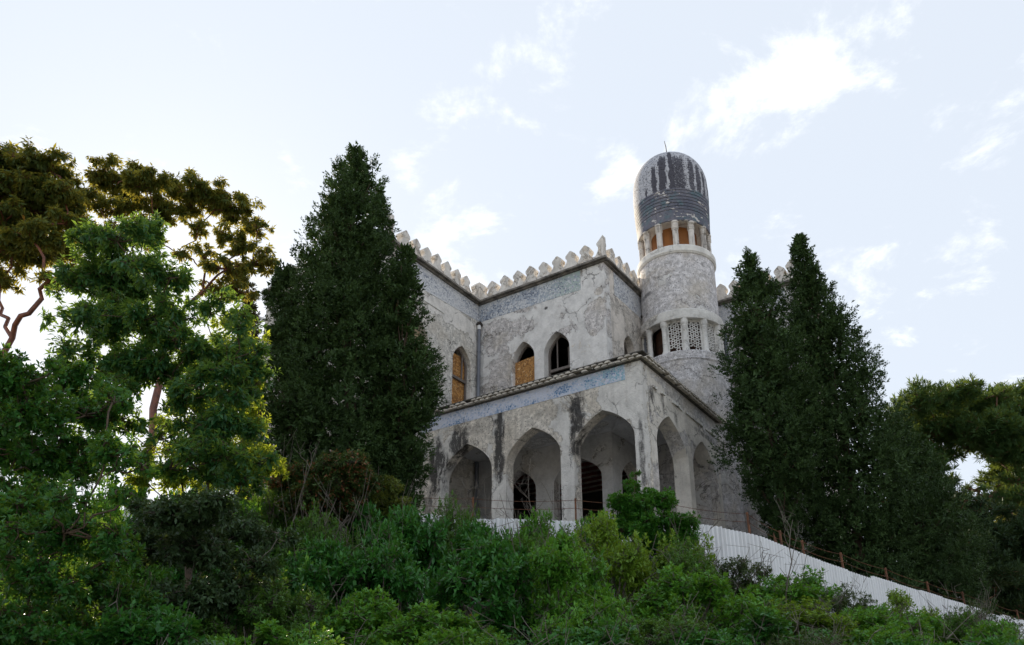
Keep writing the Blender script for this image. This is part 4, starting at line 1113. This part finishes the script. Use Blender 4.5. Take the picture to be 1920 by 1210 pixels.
L_['pine'] = leaf_mat('pine_needles', (.016, .058, .020), (.062, .150, .042), (.55, .60, .05), .26, .6, glow_mix=.35)
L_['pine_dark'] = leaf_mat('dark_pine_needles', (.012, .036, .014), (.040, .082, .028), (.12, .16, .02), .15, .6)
L_['sunlit'] = leaf_mat('sunlit_leaf', (0.100, 0.130, 0.030), (0.220, 0.230, 0.050), (.55, .50, .06), .45, .5)
BARK = {}
BARK['red'] = simple('red_arbutus_bark', (.22, .075, .04), (.10, .038, .024), 5, .55, bumpy=.3)
BARK['brown'] = simple('brown_bark', (.11, .075, .05), (.05, .036, .026), 6, .9, bumpy=.5)
BARK['pine'] = simple('pine_bark', (.17, .085, .05), (.08, .045, .03), 4, .9, bumpy=.5)
BARK['grey'] = simple('grey_twig', (.19, .165, .14), (.085, .07, .058), 6, .9, bumpy=.3)

CYP_LABEL = {
    'main left': ('largest dark cypress with a broad pointed crown, standing left of the villa', 'cypress', 1.0),
    'left companion': ('slimmer dark cypress pressed against the left side of the largest cypress', 'cypress', 1.0),
    'right companion': ('shorter dark cypress between the largest cypress and the porch', 'cypress', 1.15),
    'tower side': ('loose ragged cypress with bare sprays, right beside the round tower', 'cypress', .95),
    'tall right': ('tall broad dark cypress with a blunt tip, right of the ragged one beside the tower', 'cypress', 1.0),
    'lower right': ('low rounded dark cypress behind the sloping end of the white fence', 'cypress', 1.0),
    'far slim second': ('slim brownish cypress just left of the largest cypress group', 'cypress_warm', .8),
}
for i, (key, y, zb, rows) in enumerate(CYPRESSES):
    lab, lm, dn = CYP_LABEL[key]
    cypress(lab, y, zb, rows, L_[lm], BARK['brown'], 31 + i, dn, 'cypresses around the villa', 1.1 if key == 'tower side' else 1.0, 1.7 if key == 'tower side' else 1.0, .03 if key == 'right companion' else .08 if key == 'tower side' else .17)


def gz(x, y): return float(ground_z(x, y))


ARB = dict(clusters=9, per=6.5, every=1, leaf=(.20, .066), droop=.7, up=.4, crook=.11, shoot=.15, twig_r=.009, flat=.7, rscale=1.2, sub=11, subr=.31, shell=.2, open_=(88, 40), reach=(.15, 1.0))
broadleaf('arbutus_tree', 'red-barked tree with drooping leaves, cut by the left edge of the photo', 'tree', (-13.9, 21.0, gz(-13.9, 21)), ARBUTUS_A, L_['arbutus'], BARK['red'], 51, .17, fork=(-14.3, 20.9, 10.6), **ARB)
broadleaf('arbutus_tree', 'wide red-barked tree with drooping leaves and bare forked limbs, left of the cypresses', 'tree', (-10.6, 22.5, gz(-10.6, 22.5)), ARBUTUS_B, L_['arbutus'], BARK['red'], 52, .14, fork=(-10.7, 22.5, 12.2), **ARB)
broadleaf('leafy_tree', 'bright green leafy tree in front of the red-barked trees, with sunlit yellow-green leaves', 'tree', (-5.3, 12.9, gz(-5.3, 12.9)), ASH_TREE, L_['ash'], BARK['brown'], 53, .07, fork=(-5.0, 12.8, 3.4), clusters=12, per=6.5, rscale=1.25, flat=.95, shell=.2, leaf=(.14, .050), droop=.35, up=.5, crook=.09, shoot=.14, sub=11, subr=.44, open_=(85, 40), reach=(.1, 1.05))
broadleaf('backlit_tree', 'yellow-green tree lit through from behind, between the bright leafy tree and the largest cypress', 'tree', (-6.3, 16.5, gz(-6.3, 16.5)), BACKLIT_TREE, leaf_mat('backlit_leaf', (.040, .105, .020), (.130, .230, .040), (.85, .90, .05), .5, .45, dead=(.5, .28, .03), dead_at=.97, glow_mix=.5), BARK['brown'], 59, .07, fork=(-6.3, 16.5, 3.9), clusters=11, per=7, rscale=1.2, flat=.95, shell=.2, leaf=(.13, .05), droop=.3, up=.5, crook=.08, shoot=.13, sub=11, subr=.46, open_=(85, 40), reach=(.1, 1.05))
broadleaf('leafy_tree', 'dark green dense leafy tree filling the lower left corner', 'tree', (-5.4, 9.3, gz(-5.4, 9.3)), BROADLEAF_LEFT, L_['left'], BARK['brown'], 54, .08, fork=(-5.4, 9.3, 1.2), clusters=26, per=9, leaf=(.08, .038), up=.6, crook=.05, shoot=.08, flat=.95, sub=14, subr=.5, shell=.25, reach=(.2, 1.0))
broadleaf('dusky_shrub', 'dusky dark green leafy shrub at the foot of the bright green leafy tree', 'shrub', (-4.1, 11.1, gz(-4.1, 11.1)), PURPLE_SHRUB, L_['purple'], BARK['grey'], 55, .04, clusters=24, per=10, leaf=(.09, .038), droop=.3, up=.5, crook=.05, shoot=.09, sub=11, subr=.7, shell=.4)
broadleaf('rusty_shrub', 'rounded shrub with rusty brown leaf tips in front of the largest cypress', 'shrub', (-4.2, 17.7, gz(-4.2, 17.7)), RED_SHRUB, L_['red'], BARK['grey'], 56, .05, clusters=34, per=10, leaf=(.095, .04), droop=.4, up=.6, crook=.05, shoot=.1, sub=10, subr=.58)
broadleaf('yellowing_shrub', 'small shrub with yellowing leaves between the rusty shrub and the porch', 'shrub', (-2.8, 18.1, gz(-2.8, 18.1)), YELLOW_SHRUB, L_['yellow'], BARK['grey'], 57, .035, clusters=30, per=9, leaf=(.10, .042), droop=.4, up=.6, crook=.04, shoot=.1, sub=9, subr=.55)
broadleaf('pittosporum', 'bright glossy evergreen bush rising in front of the porch corner and the fence', 'bush', (3.3, 18.3, gz(3.3, 18.3)), PITTOSPORUM, L_['pitt'], BARK['brown'], 58, .05, clusters=34, per=12, leaf=(.085, .034), up=.8, crook=.04, shoot=.05, sub=12, subr=.55, open_=(85, 25))


def pine(label, base, blobs, lm, seed, fork, trunk_r=.3):
    return broadleaf('pine_tree', label, 'pine tree', base, blobs, lm, BARK['pine'], seed, trunk_r, fork=fork, clusters=2.0, per=10, leaf=(.40, .07), up=1.0, crook=.2, shoot=.3, twig_r=.025, flat=.65, rscale=1.26, sub=3.3, subr=.44, open_=(70, 10), every=4, reach=(.2, 1.0), shell=.3, group='pines on the right')


pine('umbrella pine with a leaning trunk right behind the low rounded cypress', (27.0, 45.5, 2.0), PINE_A, L_['pine'], 61, (26.6, 45.3, 13.0))
pine('umbrella pine cut by the right edge of the photo', (27.6, 46.0, 2.0), PINE_B, L_['pine'], 62, (28.4, 45.8, 13.2))
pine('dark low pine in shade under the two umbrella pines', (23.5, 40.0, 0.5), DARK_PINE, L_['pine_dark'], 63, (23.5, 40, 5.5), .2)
broadleaf('sunlit_tree', 'sunlit yellow-green tree seen under the umbrella pines', 'tree', (35.8, 57.0, 4.0), SUNLIT_TREE, L_['sunlit'], BARK['brown'], 64, .2, fork=(35.8, 57, 11), clusters=3, per=11, every=3, leaf=(.28, .13), crook=.1, shoot=.2, twig_r=.03)

# ---------------------------------------------------------------- thicket on the slope
SPECIES = {   # name: leaf material, leaf length, width, twigginess, adjectives
    'bright': (leaf_mat('bright_shrub_leaf', (.030, .135, .020), (.150, .390, .042), (.34, .50, .03), .32, .40, dead=(.52, .32, .03), dead_at=.984), .070, .034, .3, 'bright green leafy shrub'),
    'glossy': (leaf_mat('glossy_shrub_leaf', (.016, .092, .020), (.066, .245, .040), (.22, .40, .03), .27, .32, dead=(.48, .26, .03), dead_at=.986), .080, .038, .3, 'dark glossy shrub'),
    'fine': (leaf_mat('fine_shrub_leaf', (.036, .110, .020), (.125, .270, .044), (.28, .38, .03), .3, .5, dead=(.36, .22, .05), dead_at=.97), .044, .021, .6, 'fine-leaved olive shrub'),
    'twiggy': (leaf_mat('twiggy_shrub_leaf', (.036, .072, .024), (.105, .155, .050), (.2, .24, .03), .25, .55, dead=(.2, .13, .06), dead_at=.93), .042, .019, 1.0, 'grey twiggy half-bare shrub'),
    'yellowish': (leaf_mat('yellow_green_shrub_leaf', (.085, .190, .020), (.260, .430, .048), (.42, .48, .03), .34, .45, dead=(.55, .36, .03), dead_at=.975), .058, .027, .4, 'yellow-green shrub'),
    'dusky': (leaf_mat('dusky_shrub_leaf', (.026, .072, .028), (.080, .165, .054), (.14, .20, .03), .2, .42, dead=(.17, .07, .03), dead_at=.965), .066, .032, .5, 'dusky brown-green shrub'),
}


def shrub_mesh(seed, leaf, width, twiggy):
    """one metre wide and one metre tall mound of leafy shoots"""
    rng = np.random.default_rng(seed)
    nb = 20; tips = []; axs = []; tint = []; paths = []
    for b in range(nb):
        a = rng.uniform(0, 6.283); r = rng.uniform(.05, .70); h = rng.uniform(.25, .84) * (1.08 - .5 * r)
        c = np.array([r * math.cos(a), r * math.sin(a), h]); rb = rng.uniform(.15, .27)
        foot = np.array([rng.uniform(-.1, .1), rng.uniform(-.1, .1), -.1])
        pts = wander(rng, foot, c, 5, .03); paths.append(([Vector(p) for p in pts], list(np.linspace(.013, .006, 6))))
        nc = int(42 * (1.25 - .5 * twiggy) * (1.5 if leaf < .05 else 1)); u = rand_dir(rng, nc); u[:, 2] = u[:, 2] * .75 + .25
        cp = c + u * (rb * (.45 + .6 * rng.random(nc)))[:, None]; st = np.clip(rng.normal(.42, .22), 0, 1)
        for q in range(0, nc, 2):
            tp = wander(rng, c + rng.normal(size=3) * .03, cp[q], 3, .012); paths.append(([Vector(p) for p in tp], [.0045, .004, .003, .002]))
        tips.append(cp); axs.append(u * .8 + np.array([0, 0, .65]) + rng.normal(size=(nc, 3)) * .25); tint.append(np.clip(st * .5 + .5 * rng.normal(.45, .25, nc), 0, 1))
    for q in range(int(12 * twiggy)):
        a = rng.uniform(0, 6.283); e = np.array([math.cos(a) * rng.uniform(.3, .85), math.sin(a) * rng.uniform(.3, .85), rng.uniform(.7, 1.12)])
        pts = wander(rng, e * np.array([.3, .3, .2]), e, 6, .04); paths.append(([Vector(p) for p in pts], list(np.linspace(.007, .0022, 7))))
        for w in range(4):
            s_ = pts[rng.integers(2, 6)]; paths.append(([Vector(s_), Vector(s_ + rng.normal(size=3) * .08 + np.array([0, 0, .06])), Vector(s_ + rng.normal(size=3) * .14 + np.array([0, 0, .12]))], [.004, .003, .0018]))
    V, F, T = shoots(rng, np.concatenate(tips), np.concatenate(axs), 9 if leaf > .05 else 13, leaf, width, leaf * 1.15, 0.1, (85, 28), np.concatenate(tint))
    return np_mesh('foliage', V, F, T), twig_mesh('stems', paths, 4)


PROTO = {}
for i, (k, (lm, ll, lw, tw, adj)) in enumerate(SPECIES.items()):
    PROTO[k] = []
    for v in range(2):
        fm, sm = shrub_mesh(100 + i * 7 + v, ll, lw, tw); fm.materials.append(lm); sm.materials.append(BARK['grey']); PROTO[k].append((fm, sm))

ROWS = ['in the front row', 'in the second row', 'halfway up the slope', 'above the middle of the slope', 'in the row below the fence', 'in the top row at the fence']
PLACES = [(150, 'at the far left'), (420, 'below the bright leafy tree'), (620, 'below the rusty shrub'), (800, 'below the cypress and porch corner'), (960, 'below the left porch arch'), (1110, 'below the middle porch arch'), (1320, 'below the bright evergreen bush'), (1500, 'below the tower'), (1680, 'below the broad right cypress'), (1840, 'below the low rounded cypress'), (9999, 'at the far right')]
PICK = {0: 'glossy', 1: 'bright', 2: 'dusky', 3: 'fine', 4: 'yellowish', 5: 'twiggy'}
rr = random.Random(77); used = {}
for (x, y, z, h, row, px) in SHRUBS:
    place = next(n for lim, n in PLACES if px < lim)
    if px < 500: opts = ['glossy', 'bright', 'glossy', 'bright', 'dusky']
    elif px < 900: opts = ['bright', 'glossy', 'bright', 'fine', 'bright']
    elif px < 1330: opts = ['bright', 'fine', 'glossy', 'yellowish', 'bright', 'twiggy']
    else: opts = ['fine', 'yellowish', 'twiggy', 'bright', 'bright', 'glossy']
    rr.shuffle(opts)
    sp = next((o for o in opts if (o, row, place) not in used), opts[0])
    n = used.get((sp, row, place), 0); used[(sp, row, place)] = n + 1
    lab = '%s %s %s' % (SPECIES[sp][4], ROWS[row], place)
    if n: lab = 'smaller ' + lab
    t = thing('shrub', (x, y, z - .08), lab, 'shrub', 'shrubs of the thicket on the slope')
    t.rotation_euler = (0, 0, rr.uniform(0, 6.283)); w = rr.uniform(.95, 1.35) * (1.25 if row > 2 else 1.05) * (.8 if n else 1)
    t.scale = (w, w, h * (1.0 if row < 3 else 1.30 if 430 < px < 1340 else 1.28 if px >= 1340 and row >= 4 else 1.12))
    fm, sm = PROTO[sp][rr.randrange(2)]
    link('foliage', fm, None, t); link('stems', sm, None, t)


def undergrowth():
    rng = np.random.default_rng(9); n = 70000
    Y = 5.5 + 22 * rng.random(n) ** .8; X = rng.uniform(-.72, .75, n) * (Y + 1.0)
    keep = Y < np.interp(X, FP[:, 0], FP[:, 1]) - .15
    X, Y = X[keep], Y[keep]; n = len(X)
    hgt = .12 + .38 * (.5 + .5 * np.sin(1.7 * X + .6 * Y) * np.sin(1.1 * Y - .4 * X)) 
    Z = ground_z(X, Y) + hgt * rng.random(n)
    d = rand_dir(rng, n) + np.array([0, -.2, .5])
    L = rng.uniform(.06, .13, n)
    V, F, T = leaf_arrays(rng, np.stack([X, Y, Z], 1), d, L, L * .4, .2)
    link('undergrowth', np_mesh('undergrowth', V, F, T), L_['left'], kind='stuff')['label'] = 'low dark undergrowth covering the soil between the shrubs'


undergrowth()

# bare branching saplings in front of the arcade
def sapling(label, base, tip, seed, n=9, spread=.5):
    rng = np.random.default_rng(seed); base = np.array(base, float); tip = np.array(tip, float) - base
    t = thing('bare_sapling', tuple(base), label, 'sapling'); paths = []; tw = []
    main = wander(rng, (0, 0, -.1), tip, 8, .05); paths.append(([Vector(p) for p in main], list(np.linspace(.02, .006, 9))))
    for k in range(n):
        i = rng.integers(2, 8); s0 = main[i]; e = s0 + np.array([rng.normal() * spread, rng.normal() * spread * .5, rng.uniform(.2, .8)])
        br = wander(rng, s0, e, 5, .03); tw.append(([Vector(p) for p in br], list(np.linspace(.009, .003, 6))))
        for q in range(3):
            j = rng.integers(1, 5); s1 = br[j]; tw.append(([Vector(s1), Vector(s1 + rng.normal(size=3) * .09 + np.array([0, 0, .1])), Vector(s1 + rng.normal(size=3) * .15 + np.array([0, 0, .22]))], [.005, .004, .002]))
    link('stem', twig_mesh('stem', paths, 5), BARK['grey'], t); link('twigs', twig_mesh('twigs', tw, 4), BARK['grey'], t)


sapling('bare grey sapling forking in front of the middle porch arch', (.45, 20.9, 4.3), (.5, 21.0, 7.5), 5)
sapling('thin dark sapling leaning in front of the left porch pier', (-.35, 19.3, 3.2), (-1.3, 19.4, 6.5), 6, 10)
sapling('pale bare stem standing in the thicket below the fence on the right', (5.2, 16.0, 2.0), (5.6, 16.0, 4.4), 7, 7, .3)
sapling('long bare stem leaning right in front of the rusty shrub', (-5.2, 16.6, 2.4), (-4.2, 16.7, 6.2), 8, 5, .25)
